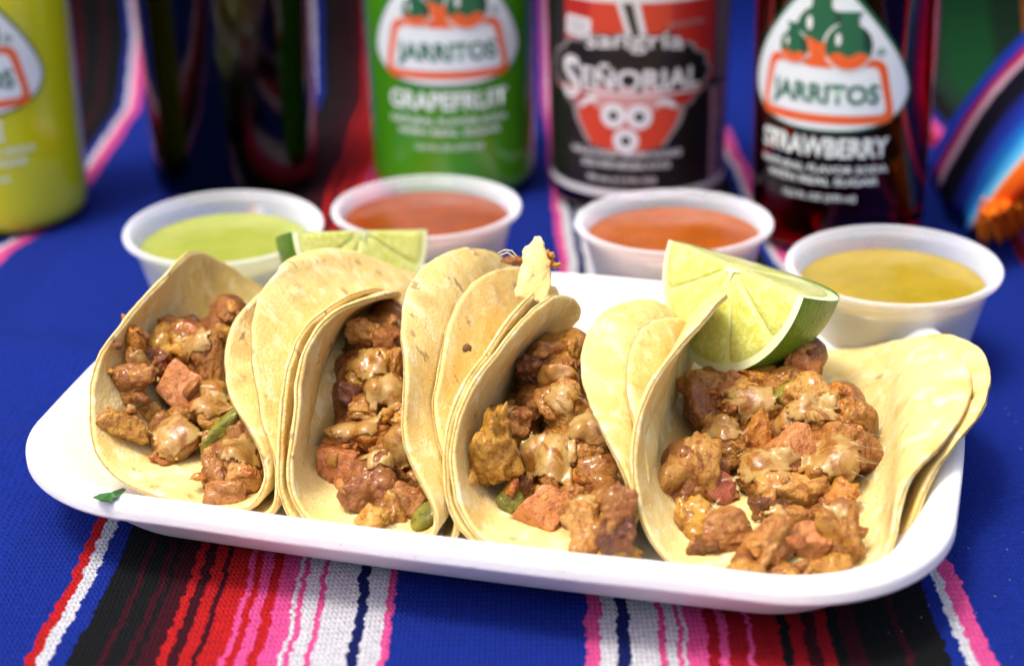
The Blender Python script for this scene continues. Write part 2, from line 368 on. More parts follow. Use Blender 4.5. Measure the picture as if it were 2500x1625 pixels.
# ------------------------------------------------------------------ foam tray
FOAM = m_foam()
TC = W(1.75, -7.7, 0)
def rrect(hx, hy, rs, n=20, bow=.0):
    P = []; r1, r2, r3, r4 = rs
    for q_, (cx, cy, a0) in enumerate(((hx - r1, hy - r1, 0), (-(hx - r2), hy - r2, 90), (-(hx - r3), -(hy - r3), 180), (hx - r4, -(hy - r4), 270))):
        r = rs[q_]
        for k in range(n):
            a = math.radians(a0 + 90 * k / n); P.append((cx + r * math.cos(a), cy + r * math.sin(a)))
        # straight run to the next corner
        a = math.radians(a0 + 90); ex, ey = cx + r * math.cos(a), cy + r * math.sin(a)
        nx, ny = {0: (-(hx - r2), hy), 90: (-hx, -(hy - r3)), 180: (hx - r4, -hy), 270: (hx, hy - r1)}[a0]
        for k in range(n):
            t = k / n; q = math.sin(math.pi * t) * bow
            d = {0: (0, q), 90: (-q, 0), 180: (0, -q), 270: (q, 0)}[a0]
            P.append((ex + (nx - ex) * t + d[0], ey + (ny - ey) * t + d[1]))
    return P
def tray():
    # (inset, z): underside centre outwards, up the outer wall, over the lip, down the inner wall, across the floor
    prof = smooth_prof([(5.0, .0), (2.8, .0), (2.05, .0), (1.72, .14), (1.10, .80), (.55, 1.30), (.16, 1.40), (.0, 1.50), (.0, 1.62), (.0, 1.80), (.08, 1.92), (.24, 1.96), (.46, 1.93), (.60, 1.84), (.74, 1.68), (1.15, 1.20), (1.75, .62), (2.3, .42), (3.0, .40), (5.0, .40)], 2)
    V = []; n = 0
    for ins, z in prof:
        hx, hy = 10.95 - ins, 7.78 - ins; r = [max(k - ins * .75, .6) for k in (4.2, 4.0, 3.9, 3.8)]
        P = [(x, y - .048 * x * max(0, -y / hy)) for x, y in rrect(hx, hy, r, 20, .14)]; n = len(P)
        for x, y in P:
            zz = z + (.05 * mn.noise((x * .3, y * .3, 1)) if z > 1 else 0)
            V.append(W(x, y, zz) + TC)
    F = grid_faces(len(prof), n, wrap_m=True)
    F.append(tuple(range(n))[::-1]); F.append(tuple(range((len(prof) - 1) * n, len(prof) * n)))
    o = mobj('foam_tray', V, F, FOAM, at=TC)
    tag(o, 'white foam tray with rounded corners holding four tacos on the blanket', 'tray')
tray()

# ------------------------------------------------------------------ tacos
def resample(P, n):
    P = np.asarray(P, float); s = np.r_[0, np.cumsum(np.linalg.norm(np.diff(P, axis=0), axis=1))]
    t = np.linspace(0, s[-1], n); return np.stack([np.interp(t, s, P[:, k]) for k in range(P.shape[1])], 1)
# each tortilla is a disc bent along its fold: slope angle of the cross-section (left tip .. right tip), how that slope
# changes from the front to the back, and (a0, z0, radius, front, twist, back depth)
BENT = {
 '1a': ([-113, -94, -69, -54, -20, 2, 1, 16, 78, 127, 138, 123, 98], [30, 28, 9, 5, 6, 9, 12, 8, -8, -14, -18, -14, -1], [-4.558, 0.965, 6.134, -13.361, 0.129, 0.922]),
 '1b': ([-106, -86, -63, -44, -15, 1, -1, 17, 77, 110, 128, 134, 142], [25, 18, 3, -3, -1, 5, 9, -4, -31, -11, -2, -5, -6], [-3.959, 0.683, 6.105, -13.223, 0.049, 0.666]),
 '2a': ([-168, -132, -110, -88, -35, 9, -2, 2, 82, 111, 107, 120, 152], [-50, -57, -29, 12, 30, 15, 6, -5, -35, -20, -1, -15, -23], [-0.067, 0.845, 6.192, -13.776, -0.058, 0.851]),
 '2b': ([-145, -125, -104, -80, -39, 6, 2, -5, 33, 96, 110, 114, 118], [-41, -49, -23, 14, 35, 19, 11, 15, 3, -26, -30, -24, -13], [-0.566, 0.544, 6.125, -13.614, -0.013, 0.903]),
 '3a': ([-99, -125, -116, -104, -82, -4, 14, 12, 33, 81, 112, 142, 167], [-16, -19, -30, -35, -26, 6, 16, 4, -13, -30, -38, -35, -23], [3.787, 0.815, 5.617, -13.784, -0.098, 0.629]),
 '3b': ([-117, -120, -121, -108, -74, -18, 7, 5, 10, 52, 90, 114, 118], [-5, -17, -23, -20, 0, 13, 14, -1, -16, -19, -20, -27, -31], [3.057, 0.526, 5.709, -13.377, -0.048, 0.751]),
 '4a': ([-141, -128, -111, -90, -56, -11, 5, 3, -1, 42, 65, 27, 12], [-18, -23, -28, -24, -11, -7, 4, 9, 10, -9, -24, 4, 15], [8.303, 0.805, 6.038, -13.888, -0.083, 0.935]),
 '4b': ([-137, -125, -107, -85, -46, -9, 3, 1, 10, 37, 53, 34, 21], [-15, -20, -23, -19, -11, -4, 5, 10, 8, -7, -21, -1, 12], [8.412, 0.558, 6.309, -13.224, -0.086, 0.864]),
}
UG = np.linspace(-1, 1, 161)
def crom(yk, x):
    n = len(yk); t = (x + 1) / 2 * (n - 1); i = np.clip(np.floor(t).astype(int), 0, n - 2); f = t - i
    y = lambda k: yk[np.clip(k, 0, n - 1)]
    p0, p1, p2, p3 = y(i - 1), y(i), y(i + 1), y(i + 2)
    return p1 + .5 * f * (p2 - p0 + f * (2 * p0 - 5 * p1 + 4 * p2 - p3 + f * (3 * (p1 - p2) + p3 - p0)))
def bent(key, u, v):
    """disc coordinates (in radii) -> world, cm"""
    al, de, (a0, z0, R, bf, tw, bk) = BENT[key]
    al, de = crom(np.radians(al), UG), crom(np.radians(de), UG); u = np.clip(u, -1, 1)
    out = np.zeros((len(u), 3)); du = UG[1] - UG[0]
    for lo in range(0, len(u), 4000):
        sl_ = slice(lo, lo + 4000); vv = v[sl_]; A = al[None] + vv[:, None] * de[None]
        ca, sa = np.cos(A), np.sin(A); z = np.zeros((len(vv), 1))
        cu = np.concatenate([z, np.cumsum((ca[:, 1:] + ca[:, :-1]) / 2 * du, 1)], 1); su = np.concatenate([z, np.cumsum((sa[:, 1:] + sa[:, :-1]) / 2 * du, 1)], 1)
        cu -= cu[:, 80:81]; su -= su[:, 80:81]
        ix = (u[sl_] + 1) / du; i = np.clip(np.floor(ix).astype(int), 0, 159); f = ix - i; r = np.arange(len(vv))
        x = cu[r, i] * (1 - f) + cu[r, i + 1] * f; zz = su[r, i] * (1 - f) + su[r, i + 1] * f
        b = np.where(vv > 0, vv * bk, vv)
        out[sl_] = (a0 + x * R + tw * (b + 1) * R)[:, None] * E1 + (bf + R + b * R)[:, None] * E2 + (z0 + zz * R)[:, None] * np.array([0, 0, 1.])
    return out
NRING, NT = 46, 220
TRIM = {'4b': [(-100, 75, .66)], '4a': [(-140, 50, .80)], '1a': [(120, 60, .82)]}
def tortilla(key, seed, mat, parent, inner=None, T=.17):
    R = BENT[key][2][2]
    rr = np.r_[np.linspace(0, 1, NRING)[1:] ** .9 * (1 - T * .8 / R), 1 - T * .5 / R * np.array([1, .6, .3, .1, 0])]
    th = np.linspace(0, 2 * math.pi, NT, endpoint=False)
    edge = np.array([1 + .009 * mn.noise((math.cos(t) * 2.2, math.sin(t) * 2.2, seed)) + .006 * mn.noise((math.cos(t) * 9, math.sin(t) * 9, seed + 5)) + .003 * mn.noise((math.cos(t) * 30, math.sin(t) * 30, seed + 5)) for t in th])
    for f0, wd, cut in TRIM.get(key, ()):
        edge = edge * (1 - (1 - cut) * np.array([max(0, math.cos(min(1, abs((math.degrees(math.atan2(math.sin(t), math.cos(t))) - f0 + 180) % 360 - 180) / wd) * math.pi / 2)) ** 1.2 for t in th]))
    U = np.r_[0, (rr[:, None] * edge * np.sin(th)).ravel()]; Vv = np.r_[0, (-rr[:, None] * edge * np.cos(th)).ravel()]
    pts = bent(key, U, Vv)
    def normals(pts):
        ring = pts[1:].reshape(len(rr), NT, 3)
        N = np.cross(np.gradient(ring, axis=0), np.roll(ring, -1, 1) - np.roll(ring, 1, 1)); N /= np.linalg.norm(N, axis=2, keepdims=True) + 1e-9
        return ring, N
    tri = [(0, 1 + (j + 1) % NT, 1 + j) for j in range(NT)] + [tuple(1 + k for k in f) for f in grid_faces(len(rr), NT, wrap_m=True)]
    uvs = np.stack([U * R, Vv * R], 1)
    warp = np.array([.075 * mn.noise((u * .5, v * .5, seed * 3.)) * min(1, math.hypot(u, v) / 3) + .026 * mn.noise((u * 1.5, v * 1.5, seed + 9)) for u, v in uvs])
    lump = np.array([.012 * mn.noise((u * 4.2, v * 4.2, seed + 2)) for u, v in uvs]); thk = np.array([1 + .28 * mn.noise((u * 1.3, v * 1.3, seed + 20)) for u, v in uvs])
    ring, N = normals(pts); n0 = N[0].mean(0); n0 /= np.linalg.norm(n0)
    pts = pts + np.vstack([n0[None], N.reshape(-1, 3)]) * warp[:, None]
    if inner is not None:                     # lie outside the tortilla it is stacked with
        tree = inner['tree']; D = np.zeros(len(pts))
        for rep in range(2):
            D[:] = 0; DV = np.zeros((len(pts), 3))
            for i, p in enumerate(pts):
                loc, nr, ix, ds = tree.find_nearest(Vector(p))
                if ds > 1.1: continue
                nr = np.array(nr); d = p - np.array(loc); sd = -(d @ nr)
                tang = np.linalg.norm(d + nr * sd)
                if tang < .25 and sd < .215: DV[i] = -nr * (.215 - sd)
            G = DV[1:].reshape(len(rr), NT, 3)
            for _ in range(4):
                G2 = (np.roll(G, 1, 1) + np.roll(G, -1, 1) + np.vstack([G[:1], G[:-1]]) + np.vstack([G[1:], G[-1:]])) / 4
                G = np.where(np.linalg.norm(G2, axis=2, keepdims=True) > np.linalg.norm(G, axis=2, keepdims=True), G2, G)
            pts[1:] += G.reshape(-1, 3)
    ring, N = normals(pts); n0 = N[0].mean(0); n0 /= np.linalg.norm(n0)
    k = (1 - rr) * R / (T * .5); half = T * .5 * np.where(k < 1, np.sqrt(np.maximum(0, 1 - (1 - np.minimum(k, 1)) ** 2)), 1)
    half = (half[:, None] * thk[1:].reshape(len(rr), NT))[..., None]; lu = lump[1:].reshape(len(rr), NT)[..., None]
    top, bot = (ring + N * (half + lu)).reshape(-1, 3), (ring - N * (half - lu)).reshape(-1, 3)
    c = pts[0]; M = len(rr) * NT
    V = np.vstack([c + n0 * T * .5, c - n0 * T * .5, top, bot]); UV = np.vstack([[[0, 0], [31, 17]], uvs[1:], uvs[1:] + np.array([31, 17])])
    F = []
    for o_, flip, ci in ((2, False, 0), (2 + M, True, 1)):
        fs = [(ci, o_ + (j + 1) % NT, o_ + j) for j in range(NT)] + [tuple(o_ + q for q in f) for f in grid_faces(len(rr), NT, wrap_m=True)]
        F += [f[::-1] for f in fs] if flip else fs
    e0, e1 = 2 + (len(rr) - 1) * NT, 2 + M + (len(rr) - 1) * NT
    F += [(e0 + j, e1 + j, e1 + (j + 1) % NT, e0 + (j + 1) % NT) for j in range(NT)]
    o = mobj('tortilla', V, F, mat, parent, uv=UV)
    f = np.array(tri[0]); up = np.cross(pts[f[1]] - pts[f[0]], pts[f[2]] - pts[f[0]])[2]
    if up < 0: tri = [q[::-1] for q in tri]          # normals towards the filling
    tree = BVHTree.FromPolygons([tuple(p) for p in pts], tri)
    return dict(o=o, tree=tree)

# chopped food: a rounded polyhedron roughened by lumps and creases
def ico(sub):
    bm = bmesh.new(); bmesh.ops.create_icosphere(bm, subdivisions=sub, radius=1)
    V = np.array([v.co[:] for v in bm.verts]); F = [tuple(v.index for v in f.verts) for f in bm.faces]; bm.free(); return V, F
ICO = {k: ico(k) for k in (2, 3, 4, 5)}
def sines(d, freq, rng, n=9, ridge=False):
    o = np.zeros(len(d))
    for _ in range(n):
        w = rng.normal(size=3); w /= np.linalg.norm(w); w *= freq * rng.uniform(.7, 1.4)
        s = np.sin(d @ w + rng.uniform(0, 6.28)); o += (1 - 2 * np.abs(s)) if ridge else s
    return o / math.sqrt(n)
def chunk_shape(rng, kind, sub):
    d, F = ICO[sub]
    if kind == 'h':
        nn = np.array([[1, 0, 0], [-1, 0, 0], [0, 1, 0], [0, -1, 0], [0, 0, 1], [0, 0, -1]]) + rng.normal(0, .13, (6, 3)); p, amp = 13, (.05, .035, .018)
        h = rng.uniform(.78, .95, 6)
    elif kind == 'c':
        nn = rng.normal(size=(9, 3)); p, amp = 3, (.14, .05, .015); h = rng.uniform(.75, 1, 9)
    elif kind == 'g':
        nn = rng.normal(size=(9, 3)); p, amp = 6, (.06, .02, .01); h = rng.uniform(.8, 1, 9)
    else:
        nn = rng.normal(size=(10, 3)); p, amp = 5.5, (.15, .105, .055); h = rng.uniform(.66, 1.0, 10)
    nn = nn / np.linalg.norm(nn, axis=1, keepdims=True)
    c = np.maximum(d @ nn.T, 0) / h
    r = (np.sum(c ** p, 1) + .25 ** p) ** (-1 / p)
    r = np.clip(r, .3, 1.35)
    x = d * r[:, None]
    r2 = 1 + amp[0] * sines(x, 2.4, rng) + amp[1] * sines(x, 6.0, rng) + amp[2] * sines(x, 13, rng, 12)
    if kind in 'mtpod': r2 += .05 * np.minimum(sines(x * np.array([1, 1, .35]), 4.5, rng, 5, True), .5) + .024 * sines(x, 24, rng, 12)
    return x * r2[:, None], F
HEAP = []
def place_chunk(c, rx, ry, rz, ang, kind, rng, parent, sub=4):
    X, F = chunk_shape(rng, kind, sub)
    if kind != 'h' or True:
        A = rng.normal(size=(3, 3)); q, _ = np.linalg.qr(A)
        if np.linalg.det(q) < 0: q[:, 0] *= -1
        if kind == 'h': q = np.array(Matrix.Rotation(rng.uniform(.35, .9), 3, 'Y') @ Matrix.Rotation(rng.uniform(-.6, .6), 3, 'X'))
        X = X @ q.T
    X = X / np.abs(X).max(0) if kind != 'h' else X
    ca, sa = math.cos(ang), math.sin(ang)
    X = X * np.array([rx, rz, ry])
    X = np.stack([X[:, 0] * ca - X[:, 2] * sa, X[:, 1], X[:, 0] * sa + X[:, 2] * ca], 1)
    # tipped back like the slope of the heap
    Rm = np.array(Matrix.Rotation(math.radians(-24), 3, 'X')); X = X @ Rm.T
    HEAP.append((X + c, F))
    return mobj(TN[kind], X + c, F, TM[kind], parent, at=c)

TACOS = [
 dict(label='leftmost taco with a ham cube and a green pepper strip in its filling', tint=0.0,
  heap=((1230, -12.7), (790, -8.6)),
  melt=[(440, 1085, 85, 60), (520, 1000, 60, 45), (590, 1120, 55, 70), (350, 930, 45, 35), (480, 860, 50, 40)],
  fill=[(330,833,24,58,-.35,'o'),(314,925,52,48,.2,'t'),(330,893,40,30,.5,'p'),(310,1036,58,34,.15,'m'),(375,1012,36,26,.4,'t'),(440,945,56,50,.3,'h'),(408,850,58,52,0,'m'),(368,868,40,40,0,'p'),(483,866,54,46,.3,'o'),(521,893,42,74,.1,'p'),(455,825,45,32,0,'o'),
        (392,1062,34,48,.2,'m'),(517,1012,58,44,.3,'t'),(442,1080,56,54,0,'c'),(405,1108,30,26,0,'o'),(541,1070,26,74,-.75,'g'),(572,1140,70,56,.3,'m'),(522,1160,46,50,0,'p'),(606,1178,44,46,0,'t'),(560,1195,50,32,0,'t'),(560,768,24,20,0,'p'),(500,960,40,34,0,'c'),(460,1010,40,28,0,'m'),(600,1085,36,50,0,'m'),(540,812,34,30,0,'m')]),
 dict(label='second taco from the left, its filling narrow and shaded with pink ham low down', tint=0.015,
  heap=((1290, -12.8), (800, -8.6)),
  melt=[(945, 975, 55, 75), (865, 1050, 75, 45), (900, 900, 50, 50), (975, 1090, 45, 60), (930, 1150, 50, 50)],
  fill=[(892,819,40,36,0,'t'),(936,832,38,32,0,'m'),(908,900,56,46,.3,'t'),(848,972,30,36,0,'d'),(884,990,42,36,0,'t'),(958,888,42,40,0,'m'),(945,965,46,60,0,'c'),(862,1058,58,32,.15,'c'),(826,1136,56,48,-.2,'h'),(965,1100,56,78,.15,'p'),(985,1025,40,50,0,'t'),(897,1190,66,76,.25,'p'),(950,1228,36,58,.1,'m'),
        (985,1230,46,46,0,'t'),(1040,1264,36,28,.3,'g'),(1013,1222,32,28,0,'t'),(830,1092,40,26,0,'o'),(905,1060,42,36,0,'o'),(915,1265,40,30,0,'t'),(970,1172,40,30,0,'d'),(880,930,30,40,0,'m'),(862,905,30,32,0,'m')]),
 dict(label='third taco from the left, two curled tortilla edges left of a glossy meat heap', tint=-.01,
  heap=((1350, -12.9), (870, -8.6)),
  melt=[(1360, 1130, 70, 85), (1225, 1015, 60, 40), (1190, 1060, 50, 70), (1300, 1110, 45, 70), (1435, 1060, 60, 50), (1440, 1280, 60, 50), (1375, 985, 55, 45)],
  fill=[(1203,1105,64,100,.15,'m'),(1222,1022,60,44,.2,'t'),(1298,1116,46,82,.1,'p'),(1309,984,50,46,.3,'m'),(1384,1006,78,62,.55,'t'),(1359,930,44,38,0,'c'),(1309,904,40,34,0,'d'),(1386,900,46,42,0,'m'),(1359,1135,46,68,0,'c'),(1436,1095,62,66,.3,'t'),(1474,1180,54,58,0,'m'),(1326,1250,56,52,-.1,'h'),
        (1285,1196,36,36,0,'d'),(1392,1262,38,40,0,'p'),(1445,1240,64,42,-.5,'m'),(1507,1284,42,58,.3,'d'),(1440,1302,62,58,.2,'t'),(1497,1332,56,38,0,'t'),(1420,1342,36,30,0,'t'),(1243,1218,28,34,0,'g'),(1520,1240,40,50,0,'m'),(1430,1170,40,34,0,'o'),(1264,1060,34,40,0,'m'),(1455,1045,40,40,0,'m'),(1370,1080,36,30,0,'o'),(1340,860,34,28,0,'p'),(1400,850,30,26,0,'m'),(1395,1205,36,34,0,'t')]),
 dict(label='rightmost taco lying wide open with a large meat heap under a lime wedge', tint=-.03,
  heap=((1400, -12.9), (860, -6.6)),
  melt=[(2025, 1120, 85, 75), (1690, 1110, 60, 85), (1850, 1145, 95, 55), (1985, 1010, 75, 50), (1840, 985, 80, 50), (1770, 1060, 55, 40), (1890, 1300, 55, 60), (2045, 1300, 50, 60), (1780, 1270, 55, 50)],
  fill=[(1728,944,60,44,.3,'p'),(1722,1010,34,76,-.35,'p'),(1782,950,46,40,.3,'t'),(1844,990,74,52,.2,'t'),(1790,1008,40,40,0,'m'),(1757,1068,60,44,-.2,'t'),(1856,1060,42,54,0,'o'),(1908,934,48,36,0,'m'),(1918,962,32,28,0,'g'),(1949,897,46,34,.2,'o'),(1972,868,36,30,0,'p'),(1868,920,52,30,.3,'o'),(1988,978,68,58,0,'t'),(2060,980,46,44,0,'o'),
        (1932,1022,52,44,0,'c'),(2036,1062,68,56,0,'t'),(1990,1042,50,44,0,'m'),(1676,1130,66,98,.12,'t'),(1747,1148,32,30,0,'t'),(1690,1275,50,52,0,'m'),(1938,1112,60,58,.45,'h'),(1850,1160,86,58,.25,'t'),(1757,1192,44,36,-.3,'h'),(1935,1195,80,48,.1,'t'),(1984,1184,40,40,0,'m'),(2042,1220,46,46,0,'o'),(2030,1142,60,52,0,'c'),
        (1780,1288,64,64,.3,'t'),(1893,1324,62,76,.35,'t'),(1984,1326,54,48,-.2,'h'),(2050,1326,52,88,.05,'m'),(1818,1384,58,38,.1,'m'),(1795,1402,42,13,.05,'o'),(1978,1386,22,22,0,'t'),(2028,1390,40,32,0,'m'),(2104,1108,28,40,0,'m'),(2095,1030,34,44,0,'m'),(1940,1260,44,30,0,'p'),(1800,1100,44,36,0,'m'),(1900,1405,40,26,0,'m'),(1720,1330,36,30,0,'d'),(1680,1200,40,40,0,'m'),(2008,1255,46,40,0,'m'),(1880,1245,44,30,0,'d')]),
]
rng = np.random.default_rng(11)
for ti, T in enumerate(TACOS):
    ka, kb = '%da' % (ti + 1), '%db' % (ti + 1)
    a0, z0, R, bf, tw, bk = BENT[ka][2]
    t = thing('taco', T['label'], 'taco', W(a0, bf + R, .45), 'tacos lined up in the foam tray')
    ins = tortilla(ka, ti * 2 + 1.3, m_tortilla(ti * 2 + 1, T['tint']), t)
    tortilla(kb, ti * 2 + 2.7, m_tortilla(ti * 2 + 2, T['tint']), t, ins)
    tree = ins['tree']
    def clear(p, r):
        """room between p and the inner tortilla: > 0 means a piece of size r fits"""
        loc, nr, ix, ds = tree.find_nearest(Vector(p)); d = np.array(p) - np.array(loc); sd = d @ np.array(nr)
        tang = np.linalg.norm(d - np.array(nr) * sd)
        return (sd - r) if tang < .35 else ds - r * .6
    (y0, b0), (y1, b1) = T['heap']
    hb = lambda y: b0 + (b1 - b0) * (y - y0) / (y1 - y0)
    cs = []
    for (x, y, rx, ry, an, kd) in T['fill']:
        p = atb(x, y, hb(y)); d = ray(x, y); sc_ = np.linalg.norm(p - CAM) / FPX
        kz = {'h': 1.0, 'g': 1.45}.get(kd, 1.27); rx, ry = rx * sc_ * kz, ry * sc_ * kz; rz = .8 * math.sqrt(rx * ry); rm = min(rx, ry, rz)
        p = p + d * rz * .3
        for _ in range(60):
            if clear(p, rm * .72) > 0 or p @ E2 < bf + .35: break
            p = p - d * .12
        place_chunk(p, rx, ry, rz, -an if kd != 'g' else an, kd, rng, t, 5 if min(rx, ry) > .42 else 4); cs.append((p, d, rm))
    pc = np.array([c[0] for c in cs]); cb, cz = pc @ E2, pc[:, 2]
    fit = np.polyfit(cb, cz, 1)
    # small scraps clinging to the big pieces
    for p, d, r in list(cs):
        for q in range(rng.integers(0, 3)):
            o_ = rng.normal(size=3); o_ -= d * max(0, o_ @ d) * 1.6; o_ /= np.linalg.norm(o_) + 1e-9; r2 = rng.uniform(.10, .22)
            p2 = p + o_ * r * rng.uniform(.8, 1.0)
            if clear(p2, r2 * .6) < 0: continue
            place_chunk(p2, r2 * rng.uniform(.8, 1.7), r2, r2, rng.uniform(0, 3), rng.choice(list('mmttoop')), rng, t, 3)
    # pieces further in, seen through the gaps
    fillers = []
    for q in range(70):
        p, d, r = cs[rng.integers(len(cs))]; r2 = rng.uniform(.26, .44)
        p2 = p + d * rng.uniform(.55, 1.9) + RGT * rng.normal(0, .35) + UPV * rng.normal(0, .3)
        if clear(p2, r2 * .8) < 0: continue
        kd = rng.choice(list('mmmtttopdhcg'), p=[.13, .12, .12, .13, .11, .11, .12, .05, .07, .02, .01, .01])
        place_chunk(p2, r2 * rng.uniform(.8, 1.3), r2, r2, rng.uniform(0, 3), kd, rng, t, 4); fillers.append((p2, d, r2))
    # thick cheese sauce that binds the pieces: one skin grown over slightly smaller lumps
    SV, SF = [], []
    for p, d, r in cs + fillers:
        X, F_ = ICO[2]; q = .80 * r; base = len(SV)
        SV += list(X * q + p + d * .12); SF += [tuple(base + k for k in f) for f in F_]
        if clear(p + d * .8, .35) > 0:
            base = len(SV); SV += list(X * .55 + p + d * .75); SF += [tuple(base + k for k in f) for f in F_]
    so = mobj('filling_sauce', SV, SF, SAUCE, t)
    rm_ = so.modifiers.new('skin', 'REMESH'); rm_.mode = 'VOXEL'; rm_.voxel_size = .0009; rm_.use_smooth_shade = True
    sm_ = so.modifiers.new('smooth', 'SMOOTH'); sm_.iterations = 7; sm_.factor = .6
    tx = bpy.data.textures.new('lumps', 'CLOUDS'); tx.noise_scale = .005; tx.noise_depth = 3
    dm = so.modifiers.new('lumps', 'DISPLACE'); dm.texture = tx; dm.strength = .0016; dm.mid_level = .55; dm.texture_coords = 'GLOBAL'
    hv, hf = [], []
    for X_, F_ in HEAP: base = len(hv); hv += [tuple(v) for v in X_]; hf += [tuple(base + k for k in f) for f in F_]
    heap = BVHTree.FromPolygons(hv, hf); HEAP.clear()
    for (x, y, rx, ry) in T['melt']:
        p0 = atb(x, y, hb(y)); dv = ray(x, y) * .75 + np.array([0, 0, -.65]); dv /= np.linalg.norm(dv)
        ax = RGT - dv * (RGT @ dv); ax /= np.linalg.norm(ax); ay = np.cross(ax, dv); sc_ = np.linalg.norm(p0 - CAM) / FPX; n = 34
        G = np.full((n, n), np.nan); O = {}
        for i in range(n):
            for j in range(n):
                o_ = p0 - dv * 3 + ax * (2 * j / (n - 1) - 1) * rx * sc_ * 1.3 + ay * (2 * i / (n - 1) - 1) * ry * sc_ * 1.3
                hit = heap.ray_cast(Vector(o_), Vector(dv)); O[i, j] = o_
                if hit[0] is not None and 2.0 < hit[3] < 4.2: G[i, j] = hit[3]
        if np.isnan(G).all(): continue
        H = np.where(np.isnan(G), np.nanmean(G) + .1, G)
        for _ in range(5): H = np.minimum(H + .02, (np.roll(H, 1, 0) + np.roll(H, -1, 0) + np.roll(H, 1, 1) + np.roll(H, -1, 1)) / 4)
        V, ok = [], []
        for i in range(n):
            for j in range(n):
                X_, Y_ = 2 * j / (n - 1) - 1, 2 * i / (n - 1) - 1; an = math.atan2(Y_, X_)
                lim = .62 + .30 * mn.noise((math.cos(an) * 1.6, math.sin(an) * 1.6, x * .1)) + .12 * mn.noise((math.cos(an) * 5, math.sin(an) * 5, y * .1))
                rho = math.hypot(X_, Y_) / lim; ok.append(rho < 1.05 and not np.isnan(G[i, j]))
                V.append(O[i, j] + dv * (H[i, j] - .055 * max(0, 1 - rho ** 3) + .03 * max(0, rho - .75) + .012 * mn.noise((X_ * 5, Y_ * 5, x))))
        F = [f for f in grid_faces(n, n) if all(ok[k] for k in f)]
        if not F: continue
        used = sorted({k for f in F for k in f}); ix = {k: m for m, k in enumerate(used)}
        mo = mobj('melted_cheese', [V[k] for k in used], [[ix[k] for k in f] for f in F], MELT, t)
        sd_ = mo.modifiers.new('thickness', 'SOLIDIFY'); sd_.thickness = .0006; sd_.offset = 1
    T['t'] = t

STRAND = plain('cheese_thread', (.85, .72, .42), .25, Subsurface_Weight=.3, Subsurface_Scale=.001)
def strand(p, q, b0, b1, r, sag, par):
    P, Q_ = atb(*p, b0), atb(*q, b1); n = 8
    pts = [P + (Q_ - P) * i / n + np.array([0, 0, -sag * math.sin(math.pi * i / n)]) for i in range(n + 1)]
    V, F = tube(pts, [r * (1.6 - 1.0 * math.sin(math.pi * i / n)) for i in range(n + 1)], 5); mobj('cheese_strand', V, F, STRAND, par)
t4 = TACOS[3]['t']
for a, b in [((2060,1035),(2165,1066)),((2078,1080),(2190,1098)),((2088,1110),(2185,1142)),((2080,1150),(2160,1176)),((2070,1190),(2140,1200)),((2088,1260),(2145,1270)),((2092,1122),(2170,1128)),((2075,1205),(2130,1230))]:
    strand(a, b, -11.2, -10.3, .004, .05, t4)
for a, b in [((1722,1262),(1756,1218)),((1728,1262),(1748,1230)),((1820,1284),(1856,1270)),((1900,1150),(1935,1182)),((1905,1148),(1925,1160)),((1810,1060),(1826,1046)),((1762,1172),(1800,1162))]:
    strand(a, b, -12.6, -12.4, .007, 0, t4)
# torn tortilla tip with shreds sticking up behind the second taco
def tip():
    t = TACOS[1]['t']
    out = [(1256,720),(1268,668),(1276,640),(1279,606),(1287,598),(1296,597),(1303,582),(1312,575),(1322,580),(1329,600),(1336,624),(1342,642),(1345,668),(1344,700),(1330,740)]
    bb = -7.0
    P = np.array([atb(x, y, bb + (y - 575) * -.008) for x, y in resample(out + [out[0]], 60)[:-1]])
    P = P + np.array([[.05 * mn.noise((i * .7, 1.3, 0)) + .03 * mn.noise((i * 2.1, 4, 0)), 0, .05 * mn.noise((i * .8, 7, 0)) + .03 * mn.noise((i * 2.3, 9, 0))] for i in range(len(P))])
    c = P.mean(0); nrm = np.cross(E1, np.array([0, 0, 1.]))
    V = []
    lay = [(0, .09), (.5, .1), (.85, .1), (.96, .075), (1.0, 0.03), (1.0, -.03), (.96, -.075), (.85, -.1), (.5, -.1), (0, -.09)]
    for s, o in lay:
        for p in P: V.append(c + (p - c) * s + nrm * (o + .25 * ((p - c) @ E1) ** 2))
    V = np.array(V)
    mobj('tortilla_tip', V, grid_faces(len(lay), len(P), wrap_m=True), m_tortilla(12, 0.05), t, uv=np.stack([V @ E1, V[:, 2]], 1))
    for k, (pts, r) in enumerate([([(1332,616),(1345,622),(1354,630)], .09), ([(1336,648),(1352,648),(1371,645)], .085), ([(1334,632),(1346,640),(1350,650)], .1)]):
        Q = [atb(x, y, bb - .25) for x, y in pts]; Q = resample(np.array(Q), 8)
        V, F = tube(Q, [r * (.9 + .3 * math.sin(i * 1.9 + k)) * (1 - .6 * (i == 7)) for i in range(8)], 8); mobj('meat_shred', V, F, ORNG, t)
    place_chunk(atb(1258, 634, bb + .3), .40, .16, .3, 0, 'm', rng, t, 4)
    for pts in ([(1215,618),(1232,610),(1250,612),(1262,626)], [(1222,622),(1240,616),(1258,630)]):
        V, F = tube(resample(np.array([atb(x, y, bb) for x, y in pts]), 10), .012, 5); mobj('cheese_strand', V, F, STRAND, t)
tip()
def crumbs():
    for (x, y, r, par, b, m) in [(1137, 851, 10, 1, -11.4, DARK), (1146, 848, 7, 1, -11.35, DARK), (290, 847, 11, 0, -10.8, DARK)]:
        p = atb(x, y, b); X, F = chunk_shape(rng, 'm', 3); s_ = r * .0108
        mobj('charred_crumb', X * s_ + p, F, m, TACOS[par]['t'], at=p)
crumbs()

